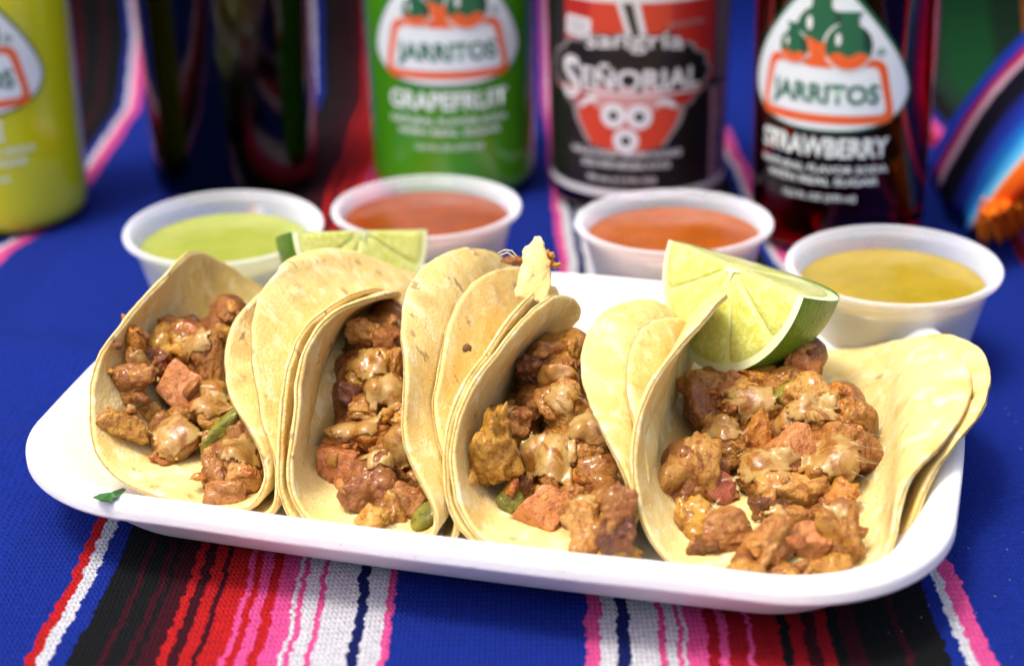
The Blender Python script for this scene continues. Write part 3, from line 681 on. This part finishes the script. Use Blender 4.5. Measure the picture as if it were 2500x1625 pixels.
# cilantro leaf on the tray rim
def leaf():
    g = NG('cilantro_green'); g.set(Base_Color=g.mix(g.noise(g.coord('Object', 100.0), 4, 3), (.02, .085, .012), (.05, .16, .03)), Roughness=.4)
    out = [(226,1212),(245,1203),(262,1206),(274,1200),(288,1197),(300,1190),(308,1193),(296,1204),(286,1212),(276,1215),(272,1226),(262,1222),(246,1220)]
    P = np.array([atz(x, y, 2.0 + .05 * math.sin(i * 1.7)) for i, (x, y) in enumerate(out)]); c = P.mean(0) + np.array([0, 0, .08])
    V = list(P) + [c] + list(P - np.array([0, 0, .03])) + [c - np.array([0, 0, .03])]; n = len(P); F = []
    for j in range(n):
        k = (j + 1) % n; F += [(n, j, k), (2 * n + 1, n + 1 + k, n + 1 + j), (j, n + 1 + j, n + 1 + k, k)]
    o = mobj('cilantro_leaf', V, F, g.m, smooth=False, at=c); tag(o, 'small torn green cilantro leaf on the front left rim of the tray', 'leaf')
leaf()

# ------------------------------------------------------------------ lime wedges
def m_peel():
    g = NG('lime_peel'); v = g.coord('Object', 100.0)
    col = g.mix(g.step(g.noise(v, .8, 4, .6), .35, .7), (.045, .15, .005), (.10, .215, .008))
    col = g.mix(g.math('MULTIPLY', g.step(g.noise(v, 9, 3), .55, .7), .35), col, (.22, .33, .03))
    g.set(Base_Color=col, Roughness=.34, Specular_IOR_Level=.5, Subsurface_Weight=.08, Subsurface_Scale=.002, Normal=g.bump(g.voro(v, 8), .25, .0006)); return g.m
def m_flesh():
    g = NG('lime_flesh'); v = g.coord('Object', 100.0)
    st = g.noise(v, 3.6, 5, .65, 1.6)
    col = g.mix(g.step(st, .35, .7), (.60, .63, .10), (.78, .79, .30))
    g.set(Base_Color=col, Roughness=.22, Subsurface_Weight=.55, Subsurface_Radius=(1, .9, .35), Subsurface_Scale=.005, Coat_Weight=.4, Coat_Roughness=.1, Normal=g.bump(st, .4, .001)); return g.m
PEEL, FLESH = m_peel(), m_flesh()
PITH = plain('lime_pith', (.72, .74, .26), .4, Subsurface_Weight=.3, Subsurface_Scale=.003)
RIND = plain('lime_rind_edge', (.78, .82, .48), .5, Subsurface_Weight=.3, Subsurface_Scale=.003)
def lime(core, d1, d3, r, Lx, label, nseg=5):
    """quarter lime: cross-section half disc spanned by +-d1 and d2, body running along d3"""
    c2w = lambda d: RGT * d[0] + UPV * d[1] - FWD * d[2]
    d1 = c2w(np.array(d1)); d1 /= np.linalg.norm(d1); d3 = c2w(np.array(d3)); d3 -= d1 * (d3 @ d1); d3 /= np.linalg.norm(d3)
    d2 = np.cross(d3, d1)
    if d2[2] > 0: d2 = -d2
    t = thing('lime_wedge', label, 'lime wedge', core + d2 * r, 'lime wedges on the tacos')
    G = lambda x, y, z: core + d1 * x + d2 * y + d3 * z
    n, m = 40, 24
    def shell(rad, ln):
        V = []
        for i in range(n + 1):
            a = math.pi * i / n
            for j in range(m + 1):
                e = math.pi / 2 * j / m
                bulge = ln * math.sin(e) + .12 * ln * max(0, math.sin(e)) ** 8
                V.append(G(rad * math.cos(a) * math.cos(e), rad * math.sin(a) * math.cos(e), bulge))
        return V
    mobj('peel', shell(r, Lx), grid_faces(n + 1, m + 1), PEEL, t)
    # pith: the two cut faces as a rim and backing just inside the peel
    def face(fn, mat, name, na=48, rings=(0, 1)):
        V = []
        for s in rings:
            for i in range(na + 1): V.append(fn(s, math.pi * i / na))
        return mobj(name, V, grid_faces(len(rings), na + 1), mat, t)
    face(lambda s, a: G(r * s * math.cos(a), r * s * math.sin(a), 0), PITH, 'pith')
    face(lambda s, a: G(r * s * math.cos(a), 0, Lx * 1.0 * s * math.sin(a)), PITH, 'pith')
    face(lambda s, a: G(r * (.925 + .075 * s) * math.cos(a), r * (.925 + .075 * s) * math.sin(a), -.03 + .03 * s), RIND, 'rind_edge')
    face(lambda s, a: G(r * (.925 + .075 * s) * math.cos(a), -.02 + .02 * s, Lx * (.925 + .075 * s) * math.sin(a)), RIND, 'rind_edge')
    mobj('core', [G(r * .085 * (1 + .4 * math.cos(3 * q)) * math.cos(q), r * .10 * (1 + .5 * math.cos(5 * q)) * max(0, math.sin(q)) , -.05) for q in np.linspace(0, math.pi, 20)], [tuple(range(20))], RIND, t)
    # juice segments: pillows standing a little proud of the pith, membranes left between them
    a_edges = np.linspace(-.12, math.pi + .12, nseg + 1)
    for k in range(nseg):
        a0, a1 = max(a_edges[k], 0.0) + .007, min(a_edges[k + 1], math.pi) - .007; V = []; ns, nr = 14, 16
        for i in range(nr + 1):
            s = i / nr
            for j in range(ns + 1):
                f = j / ns; rad = .10 * r + (.84 * r) * s; am = .5 * (a0 + a1); wdt = (a1 - a0) * .5 * min(1, (rad / (.3 * r)) ** .6)
                a = am + wdt * (2 * f - 1); edge = (1 - (2 * f - 1) ** 8) * (1 - (2 * s - 1) ** 10)
                lift = -.05 * edge - .02 * edge * mn.noise((rad * 3, a * 6, k)) + .03 * (1 - edge)
                rr_ = rad * (1 - .04 * (2 * f - 1) ** 6 * (s > .6))
                V.append(G(rr_ * math.cos(a), rr_ * math.sin(a), lift))
        mobj('juice_segment', V, grid_faces(nr + 1, ns + 1), FLESH, t)
    for sgn in (0, 1):
        V = []; ns, nr = 16, 16
        for i in range(nr + 1):
            for j in range(ns + 1):
                s, f = i / nr, j / ns
                a = (.10 + (math.pi / 2 - .16) * f); rad = .10 + .83 * s; edge = (1 - (2 * f - 1) ** 8) * (1 - (2 * s - 1) ** 10)
                x = r * rad * math.cos(a) * (1 if sgn == 0 else -1); z = Lx * rad * math.sin(a)
                V.append(G(x, .03 * (1 - edge) - .035 * edge, z))
        mobj('juice_segment', V, grid_faces(nr + 1, ns + 1), FLESH, t)
    return t
lime(atz(1790, 652, 4.75), (.54, -.30, .786), (.80, -.12, -.595), 2.62, 2.75, 'lime wedge resting on the rightmost taco with its pale segments facing front')
lime(atz(882, 563, 4.2), (.78, .05, -.62), (-.62, -.08, -.78), 2.2, 2.6, 'lime wedge behind the two left tacos, mostly hidden by a tortilla')

# ------------------------------------------------------------------ salsa cups
def m_cup():
    g = NG('clear_cup_plastic'); g.set(Base_Color=(.86, .89, .96, 1), Roughness=.25, Subsurface_Weight=.3, Subsurface_Scale=.002)
    tr = g.n('ShaderNodeBsdfTransparent'); mx = g.n('ShaderNodeMixShader'); lw = g.n('ShaderNodeLayerWeight'); lw.inputs[0].default_value = .45
    g.ln(g.math('ADD', .17, g.math('MULTIPLY', lw.outputs['Facing'], .6), clamp=True), mx.inputs[0]); g.ln(tr.outputs[0], mx.inputs[1]); g.ln(g.p.outputs[0], mx.inputs[2]); g.ln(mx.outputs[0], g.out.inputs[0]); return g.m
CUP = m_cup()
def m_salsa(name, c1, c2, sp=None):
    g = NG(name); v = g.coord('Object', 100.0)
    col = g.mix(g.step(g.noise(v, 1.1, 5, .65), .36, .66), c1, c2)
    if sp: col = g.mix(g.math('MULTIPLY', g.math('LESS_THAN', g.voro(v, 5), .14), .6), col, sp)
    g.set(Base_Color=col, Roughness=.13, Specular_IOR_Level=.35, Subsurface_Weight=.25, Subsurface_Scale=.004, Normal=g.bump(g.noise(v, 1.6, 4, .6), .25, .0012)); return g.m
def cup(px, py, level, mat, label, tilt=(0, 0), rim=2.9, zr=2.85, cname='salsa'):
    c = atz(px, py, zr); c[2] = 0
    t = thing('salsa_cup', label, 'sauce cup', c, 'plastic salsa cups behind the tray')
    rx = np.array(Matrix.Rotation(math.radians(tilt[0]), 3, 'X') @ Matrix.Rotation(math.radians(tilt[1]), 3, 'Y'))
    rb = 2.02; rw = lambda z: rb + (rim - .22 - rb) * (z / zr)
    prof = smooth_prof([(0, .12), (1.5, .12), (rb - .12, .0), (rb, .02), (rw(.3), .25), (rw(1.2), 1.2), (rw(2.2), 2.2), (rim - .20, zr - .22), (rim - .02, zr - .16), (rim + .02, zr - .05), (rim - .05, zr + .04), (rim - .16, zr + .03), (rim - .24, zr - .05), (rw(2.2) - .06, 2.2), (rw(1.2) - .06, 1.2), (rw(.3) - .07, .32), (rb - .2, .2), (1.4, .19), (0, .19)], 1)
    V, F = lathe(prof, c, 80, rx); mobj('cup_body', V, F, CUP, t)
    ri = lambda z: rw(z) - .07
    pr = [(0, .20), (1.4, .205), (rb - .24, .23), (ri(.38) - .01, .38), (ri(level * .5), level * .5), (ri(level), level - .02), (ri(level) - .06, level - .035)]
    V, F = lathe(pr, c, 80, rx)
    # surface with a gentle wavy grid
    n = 80; base = len(V); top = []
    for s in (.93, .8, .6, .4, .2, .001):
        for q in np.linspace(0, 2 * math.pi, n, endpoint=False):
            r = (ri(level) - .06) * s; x, y = r * math.cos(q), r * math.sin(q)
            top.append(np.array([x, y, level - .04 + .035 * mn.noise((x * .8, y * .8, px * .01))]) @ rx.T + c)
    allV = np.vstack([V, np.array(top)]); F2 = F + [tuple(f) for f in (np.array(grid_faces(7, n, wrap_m=True)) + (len(pr) - 1) * n)]
    mobj(cname, allV, F2, mat, t)
    return t
cup(547, 549, 2.28, m_salsa('pale_green_salsa', (.27, .31, .045), (.32, .35, .065), (.16, .24, .03)), 'leftmost plastic cup, filled with pale green salsa', (2.0, 0), 2.95)
cup(1041, 502, 2.45, m_salsa('red_salsa', (.26, .050, .004), (.21, .040, .005), (.36, .11, .02)), 'cup of dark red salsa in front of the green bottle', (0, 0), 2.88)
cup(1645, 539, 2.42, m_salsa('orange_salsa', (.34, .080, .004), (.28, .062, .004), (.5, .16, .03)), 'cup of orange red salsa in front of the sangria bottle', (-1.0, 0), 2.92)
cup(2181, 642, 2.30, m_salsa('olive_salsa', (.30, .215, .012), (.35, .25, .02), (.2, .16, .02)), 'rightmost cup, filled with olive yellow salsa', (1.0, 0), 2.95)

# ------------------------------------------------------------------ bottles
def text_mesh(txt, bold=.0, shear=0.0):
    cu = bpy.data.curves.new('t', 'FONT'); cu.body = txt; cu.size = 1; cu.offset = bold; cu.shear = shear; cu.align_x = 'CENTER'; cu.resolution_u = 4
    o = bpy.data.objects.new('t', cu); COL.objects.link(o); dg = bpy.context.evaluated_depsgraph_get(); dg.update()
    me = bpy.data.meshes.new_from_object(o.evaluated_get(dg)); V = np.array([v.co[:] for v in me.vertices]); F = [tuple(p.vertices) for p in me.polygons]
    bpy.data.objects.remove(o); bpy.data.curves.remove(cu); bpy.data.meshes.remove(me); return V[:, :2], F
class Wrap:
    """flat print laid on a bottle: x = arc length in cm from the label's middle, y = height"""
    def __init__(s, c, rad, th0, parent): s.c, s.rad, s.th0, s.par, s.k = np.array(c, float), rad, math.radians(th0), parent, 0
    def put(s, name, V2, F, mat, layer):
        V = []
        for x, z in V2:
            r = s.rad(z) + .010 + .006 * layer; t = x / s.rad(z) + s.th0; V.append(s.c + np.array([r * math.sin(t), -r * math.cos(t), z]))
        return mobj(name, V, F, mat, s.par, smooth=True)
    def poly(s, name, pts, mat, layer, cut=.22):
        bm = bmesh.new(); vs = [bm.verts.new((x, z, 0)) for x, z in pts]; bm.faces.new(vs)
        xs = [p[0] for p in pts]
        x = min(xs) + cut
        while x < max(xs):
            bmesh.ops.bisect_plane(bm, geom=bm.verts[:] + bm.edges[:] + bm.faces[:], plane_co=(x, 0, 0), plane_no=(1, 0, 0)); x += cut
        bmesh.ops.triangulate(bm, faces=bm.faces[:]); bm.verts.index_update()
        V = [(v.co.x, v.co.y) for v in bm.verts]; F = [tuple(v.index for v in f.verts) for f in bm.faces]
        bm.faces.ensure_lookup_table(); bm.normal_update(); f0 = sum(f.normal.z for f in bm.faces); bm.free()
        if f0 < 0: F = [f[::-1] for f in F]
        return s.put(name, V, F, mat, layer)
    def ring(s, name, outer, inner, mat, layer):
        n = len(outer); V = list(outer) + list(inner); F = [(j, (j + 1) % n, n + (j + 1) % n, n + j) for j in range(n)]
        return s.put(name, V, F, mat, layer)
    def text(s, txt, x0, x1, z0, z1, mat, layer, bold=.02, arch=0.0, name='label_text', cap=None):
        V, F = text_mesh(txt, bold); lo, hi = V.min(0), V.max(0)
        if cap: lo[1], hi[1] = 0, cap
        X = x0 + (V[:, 0] - lo[0]) / (hi[0] - lo[0]) * (x1 - x0); Z = z0 + (V[:, 1] - lo[1]) / (hi[1] - lo[1]) * (z1 - z0)
        Z = Z + arch * (1 - ((X - (x0 + x1) / 2) / ((x1 - x0) / 2)) ** 2)
        return s.put(name, np.stack([X, Z], 1), F, mat, layer)
def circ(cx, cz, rx, rz=None, n=32, a0=0, a1=360):
    rz = rz or rx; return [(cx + rx * math.cos(math.radians(a0 + (a1 - a0) * i / n)), cz + rz * math.sin(math.radians(a0 + (a1 - a0) * i / n))) for i in range(n)]
def rounded(pts, r, n=6):
    P = [np.array(p, float) for p in pts]; O = []
    for i, p in enumerate(P):
        a, b = P[i - 1], P[(i + 1) % len(P)]; da = (a - p) / np.linalg.norm(a - p); db = (b - p) / np.linalg.norm(b - p)
        for k in range(n + 1):
            t = k / n; O.append(tuple((p + da * r) * (1 - t) ** 2 + p * 2 * t * (1 - t) + (p + db * r) * t * t))
    return O
PW_ = plain('label_white', (.72, .80, .84), .4); PG = plain('label_green', (.012, .12, .055), .4); PO = plain('label_orange', (.75, .12, .025), .4)
PGT = plain('label_text_green', (.02, .15, .09), .4); PT = plain('label_text_white', (.72, .80, .78), .4); PDG = plain('label_dark_green', (.006, .05, .03), .4)
PWH = plain('label_light_line', (.78, .80, .80), .4)
def bottle_prof(R, base=.55):
    k = R / 2.96
    return [(0, .35), (1.4 * k, .30), (2.25 * k, .04), (2.55 * k, .0), (2.74 * k, .05), (2.85 * k, .22), (2.89 * k, .55), (2.90 * k, 1.4), (2.93 * k, 3.2), (2.96 * k, 5.0), (2.99 * k, 7.5), (3.0 * k, 9.5), (2.95 * k, 11.5), (2.7 * k, 13.4), (2.15 * k, 15.4), (1.7 * k, 17.2), (1.42 * k, 19.2), (1.3 * k, 21.5), (1.28 * k, 22.6), (1.4 * k, 22.75), (1.4 * k, 23.1), (1.3 * k, 23.2), (1.3 * k, 23.5), (0, 23.5)]
def radius_fn(prof):
    P = np.array(prof)[4:18]; return lambda z: float(np.interp(z, P[:, 1], P[:, 0]))
def bottle(name, c, R, mat, label, cap=(.7, .1, .05)):
    c = np.array([c[0], c[1], 0.0]); t = thing(name, label, 'bottle', c, 'soda bottles behind the cups')
    prof = bottle_prof(R); sp = smooth_prof(prof, 1)
    V, F = lathe(sp, c, 96); mobj('glass_body', V, F, mat, t)
    cp = [(0, 24.0), (1.35, 24.0), (1.5, 23.9), (1.58, 23.6), (1.62, 23.3), (1.5, 23.28), (1.45, 23.52), (0, 23.53)]
    V = []; n = 84
    for r, z in cp: V += [(r * (1 + (.025 * math.cos(21 * q) if r > 1.5 else 0)) * math.cos(q), r * (1 + (.025 * math.cos(21 * q) if r > 1.5 else 0)) * math.sin(q), z) for q in np.linspace(0, 2 * math.pi, n, endpoint=False)]
    mobj('bottle_cap', np.array(V) + c, grid_faces(len(cp), n, wrap_m=True), plain('cap_paint', cap, .3), t)
    return t, radius_fn(prof), c
def m_liquid(name, col, dens, rough=.03):
    g = NG(name); g.set(Base_Color=(1, 1, 1, 1), Roughness=rough, Transmission_Weight=1.0, IOR=1.40)
    va = g.n('ShaderNodeVolumeAbsorption'); va.inputs[0].default_value = tuple(col) + (1,); va.inputs[1].default_value = dens; g.ln(va.outputs[0], g.out.inputs['Volume']); return g.m
def m_opaque(name, c1, c2, rough=.12, **kw):
    g = NG(name); v = g.coord('Object', 100.0); g.set(Base_Color=g.mix(g.step(g.noise(v, .12, 2), .35, .65), c1, c2), Roughness=rough, Coat_Weight=.6, Coat_Roughness=.04, **kw); return g.m
def soda_label(w, flavour, fx=2.2):
    tear = []
    for i in range(72):                                        # teardrop badge
        a = 2 * math.pi * i / 72; s, cth = math.sin(a), math.cos(a)
        x = 2.80 * cth; z = 5.45 + (1.22 * s if s < 0 else 3.6 * s)
        if s > 0: x *= (1 - .62 * s ** 1.35)
        if s < 0: x = 2.80 * math.copysign(abs(cth) ** .72, cth)
        tear.append((x, z))
    cz = 5.6
    w.poly('badge_border', [(x * 1.035, cz + (z - cz) * 1.06) for x, z in tear], PG, 0)
    w.poly('badge', tear, PW_, 1)
    fr_o = rounded([(-2.36, 4.46), (2.36, 4.46), (1.92, 6.55), (-1.92, 6.55)], .45); fr_i = rounded([(-2.04, 4.76), (2.04, 4.76), (1.68, 6.30), (-1.68, 6.30)], .25)
    bend = lambda P: [(x, z - .08 * (1 - (x / 2.4) ** 2)) for x, z in P]
    w.poly('badge_frame', bend(fr_o), PO, 2); w.poly('badge_panel', bend(fr_i), PW_, 3)
    # three jugs: green glaze over a wavy orange foot
    for cx, cz, r in ((-.12, 7.35, .80), (-1.0, 6.78, .50), (.75, 6.92, .72)):
        lay = 4 if r > .75 else 6
        w.poly('jug_outline', circ(cx, cz, r * 1.10, n=40), PWH, lay)
        foot = [(cx + r * math.cos(math.radians(a)), cz + r * math.sin(math.radians(a))) for a in range(200, 341, 7)]
        wave = [(cx + r * .94 * (1 - 2 * i / 16), cz - .36 * r - .10 * r * math.cos(i / 16 * 4 * math.pi)) for i in range(17)]
        w.poly('jug', circ(cx, cz, r, n=40), PG, lay + 1)
        w.poly('jug_foot', foot + wave, PO, lay + 2, .12)
        w.poly('jug_neck', [(cx - r * .42, cz + r * .8), (cx + r * .42, cz + r * .8), (cx + r * .36, cz + r * 1.25), (cx + r * .55, cz + r * 1.5), (cx - r * .55, cz + r * 1.5), (cx - r * .36, cz + r * 1.25)], PG, lay + 1)
        w.poly('jug_shine', circ(cx - r * .45, cz + r * .30, r * .12, r * .28, 16), PWH, lay + 3); w.poly('jug_shade', [(cx + r * .98 * math.cos(math.radians(a)), cz + r * .98 * math.sin(math.radians(a))) for a in range(-15, 60, 6)] + [(cx + r * .55, cz + r * .5), (cx + r * .6, cz - .1 * r)], PDG, lay + 2, .12)
    w.poly('jug_column', [(-.48, 6.22), (.30, 6.22), (.16, 7.0), (-.34, 7.0)], PO, 5, .15)
    w.text('JARRITOS', -1.76, 1.76, 4.90, 5.72, PGT, 7, .03)
    w.ring('registered_mark', circ(1.75, 6.72, .13, n=20), circ(1.75, 6.72, .09, n=20), PGT, 4); w.text('R', 1.71, 1.79, 6.66, 6.78, PGT, 4, .01)
    w.text(flavour, -fx, fx, 3.32, 3.98, PT, 1, .035)
    w.text('NATURAL FLAVOR SODA', -2.2, 2.2, 2.82, 3.06, PT, 1, .022)
    w.text('WITH REAL SUGAR', -1.9, 1.9, 2.42, 2.66, PT, 1, .022)
    w.text('12.5 FL OZ (370 ml)', -1.2, 1.2, 1.84, 2.10, PT, 1, .022)
t, rf, c = bottle('soda_bottle', (-17.74, 11.95), 2.96, m_opaque('yellow_green_glass', (.68, .70, .012), (.60, .62, .010), .12, Subsurface_Weight=.85, Subsurface_Scale=.02, Subsurface_Radius=(1, 1, .3)), 'yellow green lime soda bottle cut off at the left edge', (.1, .4, .1))
soda_label(Wrap(c, rf, -2.5, t), 'LIME', 1.2)
t, rf, c = bottle('soda_bottle', (-9.94, 14.85), 3.03, m_liquid('cola_glass', (.5, .32, .2), 2200), 'unlabelled dark brown cola bottle behind the pale green salsa', (.6, .05, .04))
t, rf, c = bottle('soda_bottle', (-1.98, 14.51), 2.98, m_opaque('green_glass', (.05, .24, .008), (.07, .28, .01), .1, Subsurface_Weight=.2, Subsurface_Scale=.008), 'green grapefruit soda bottle behind the dark red salsa', (.1, .4, .1))
soda_label(Wrap(c, rf, -1.0, t), 'GRAPEFRUIT')
t, rf, c = bottle('soda_bottle', (10.9, 8.3), 2.88, m_liquid('strawberry_soda_glass', (.92, .18, .04), 300), 'dark red strawberry soda bottle, rightmost of the row', (.7, .05, .04))
soda_label(Wrap(c, rf, -23.5, t), 'STRAWBERRY')
# sangria bottle with its full wrap label
t, rf, c = bottle('soda_bottle', (4.56, 12.59), 3.10, m_liquid('sangria_glass', (.55, .2, .15), 500), 'dark sangria bottle with a black and red grape label', (.05, .05, .05))
def sangria(w):
    BKP, RDP, WP = plain('label_black', (.008, .007, .007), .35), plain('label_red', (.42, .022, .016), .35), plain('label_pale', (.68, .68, .70), .4)
    RD2, PKB, GRY, BRN = plain('label_bright_red', (.55, .05, .02), .35), plain('barcode_pink', (.50, .24, .28), .4), plain('label_grey', (.30, .27, .27), .4), plain('label_brown', (.035, .028, .012), .4)
    full = [(-9.7, .95), (9.7, .95), (9.7, 7.6), (-9.7, 7.6)]
    w.poly('wrap_label', full, BKP, 0, .3)
    for a, b in ((.72, .96), (7.42, 8.1)): w.poly('label_band', [(-9.7, a), (9.7, a), (9.7, b), (-9.7, b)], WP, 1, .3)
    w.poly('red_field', [(-3.0, 4.6), (2.7, 4.6), (2.7, 7.42), (-3.0, 7.42)], RDP, 1)
    w.poly('red_glow', [(-1.9, 6.4), (.9, 6.4), (.9, 7.42), (-1.9, 7.42)], RD2, 2)
    # grape cluster: lobed outline, dark upper berries, red lower berries
    lob = []
    for i in range(120):
        a = 2 * math.pi * i / 120; rx, rz = 2.95, 1.35; lob.append((-.62 + rx * math.cos(a) * (1 + .03 * math.cos(16 * a)), 4.95 + rz * math.sin(a) * (1 + .04 * math.cos(16 * a))))
    w.poly('cluster_edge', [(-.62 + (x + .62) * 1.045, 4.95 + (z - 4.95) * 1.07) for x, z in lob], GRY, 3); w.poly('cluster', lob, BKP, 4)
    w.poly('cluster_red', [(x, z) for x, z in lob if z < 4.5], RDP, 5)
    low = [(-2.42, 3.75), (-2.28, 3.3), (-2.05, 2.9), (-1.85, 2.55), (-.62, 2.28), (.55, 2.55), (.78, 2.9), (1.05, 3.3), (1.2, 3.75), (.6, 4.3), (-1.8, 4.3)]
    w.poly('lower_edge', [(-.62 + (x + .62) * 1.12, z) for x, z in low], GRY, 5); w.poly('lower_cluster', low, RD2, 6)
    for x in (-1.45, -.62, .2): w.poly('berry', circ(x, 4.2, .42, .42), plain('berry_pink', (.55, .27, .26), .4), 7)
    for x, z in ((-1.04, 3.61), (-.18, 3.60), (-.62, 2.76)):
        w.poly('berry', circ(x, z, .43, .43), WP, 8); w.poly('berry_centre', circ(x, z, .165, .155), BKP, 9)
    for x, sg in ((-1.95, 1), (.72, -1)): w.poly('berry_leaf', [(x - .35, 3.85 - .14 * sg), (x, 3.95), (x + .35, 3.95 + .14 * sg), (x + .3, 4.15 + .1 * sg), (x, 4.2), (x - .35, 4.0 - .1 * sg)], WP, 8)
    w.poly('stem_edge', [(-.95, 7.42), (-.2, 7.42), (.05, 6.3), (-.6, 6.3)], WP, 5); w.poly('stem', [(-.76, 7.42), (-.42, 7.42), (-.16, 6.3), (-.42, 6.3)], BRN, 6)
    w.text('sangría', -2.08, 1.34, 5.60, 6.42, BRN, 7, .075, .12); w.text('sangría', -2.02, 1.28, 5.64, 6.38, WP, 8, .012, .12)
    w.text('S', -3.05, -2.28, 4.02, 5.50, WP, 8, .03); w.text('EÑORIAL', -2.22, 1.95, 4.48, 5.38, WP, 8, .028)
    w.poly('underline', [(-2.2, 4.30), (1.9, 4.34), (1.9, 4.42), (-2.2, 4.38)], WP, 8)
    w.poly('badge', rounded([(-2.95, 6.18), (-1.88, 6.12), (-1.84, 6.82), (-2.9, 6.86)], .12), WP, 3); w.text('ORIGINAL', -2.8, -2.0, 6.55, 6.72, GRY, 4, .01); w.text('RECIPE', -2.72, -2.06, 6.30, 6.47, GRY, 4, .01)
    w.text('SIN ALCOHOL', .75, 2.15, 6.58, 6.76, GRY, 4, .01)
    for txt, x0, x1, z in (('NON-ALCOHOLIC SANGRIA FLAVORED', -2.62, 1.3, 2.16), ('SODA WITH NATURAL FLAVOR', -2.2, .9, 1.76), ('335 mL (11.3 FL OZ)', -2.0, .4, 1.22)): w.text(txt, x0, x1, z, z + .24, WP, 9, .022)
    w.poly('barcode', [(2.55, .98), (3.55, .98), (3.55, 4.3), (2.55, 4.3)], PKB, 3)
    rr = random.Random(3); z = 1.1
    while z < 4.2:
        h = rr.choice((.03, .05, .08)); w.poly('barcode_bar', [(2.75, z), (3.45, z), (3.45, z + h), (2.75, z + h)], BKP, 4); z += h + rr.choice((.04, .06))
    for z in np.arange(4.6, 7.3, .28): w.poly('fine_print', [(2.8, z), (3.7, z), (3.7, z + .1), (2.8, z + .1)], GRY, 3)
sangria(Wrap(c, rf, 0, t))
bpy.context.view_layer.update()
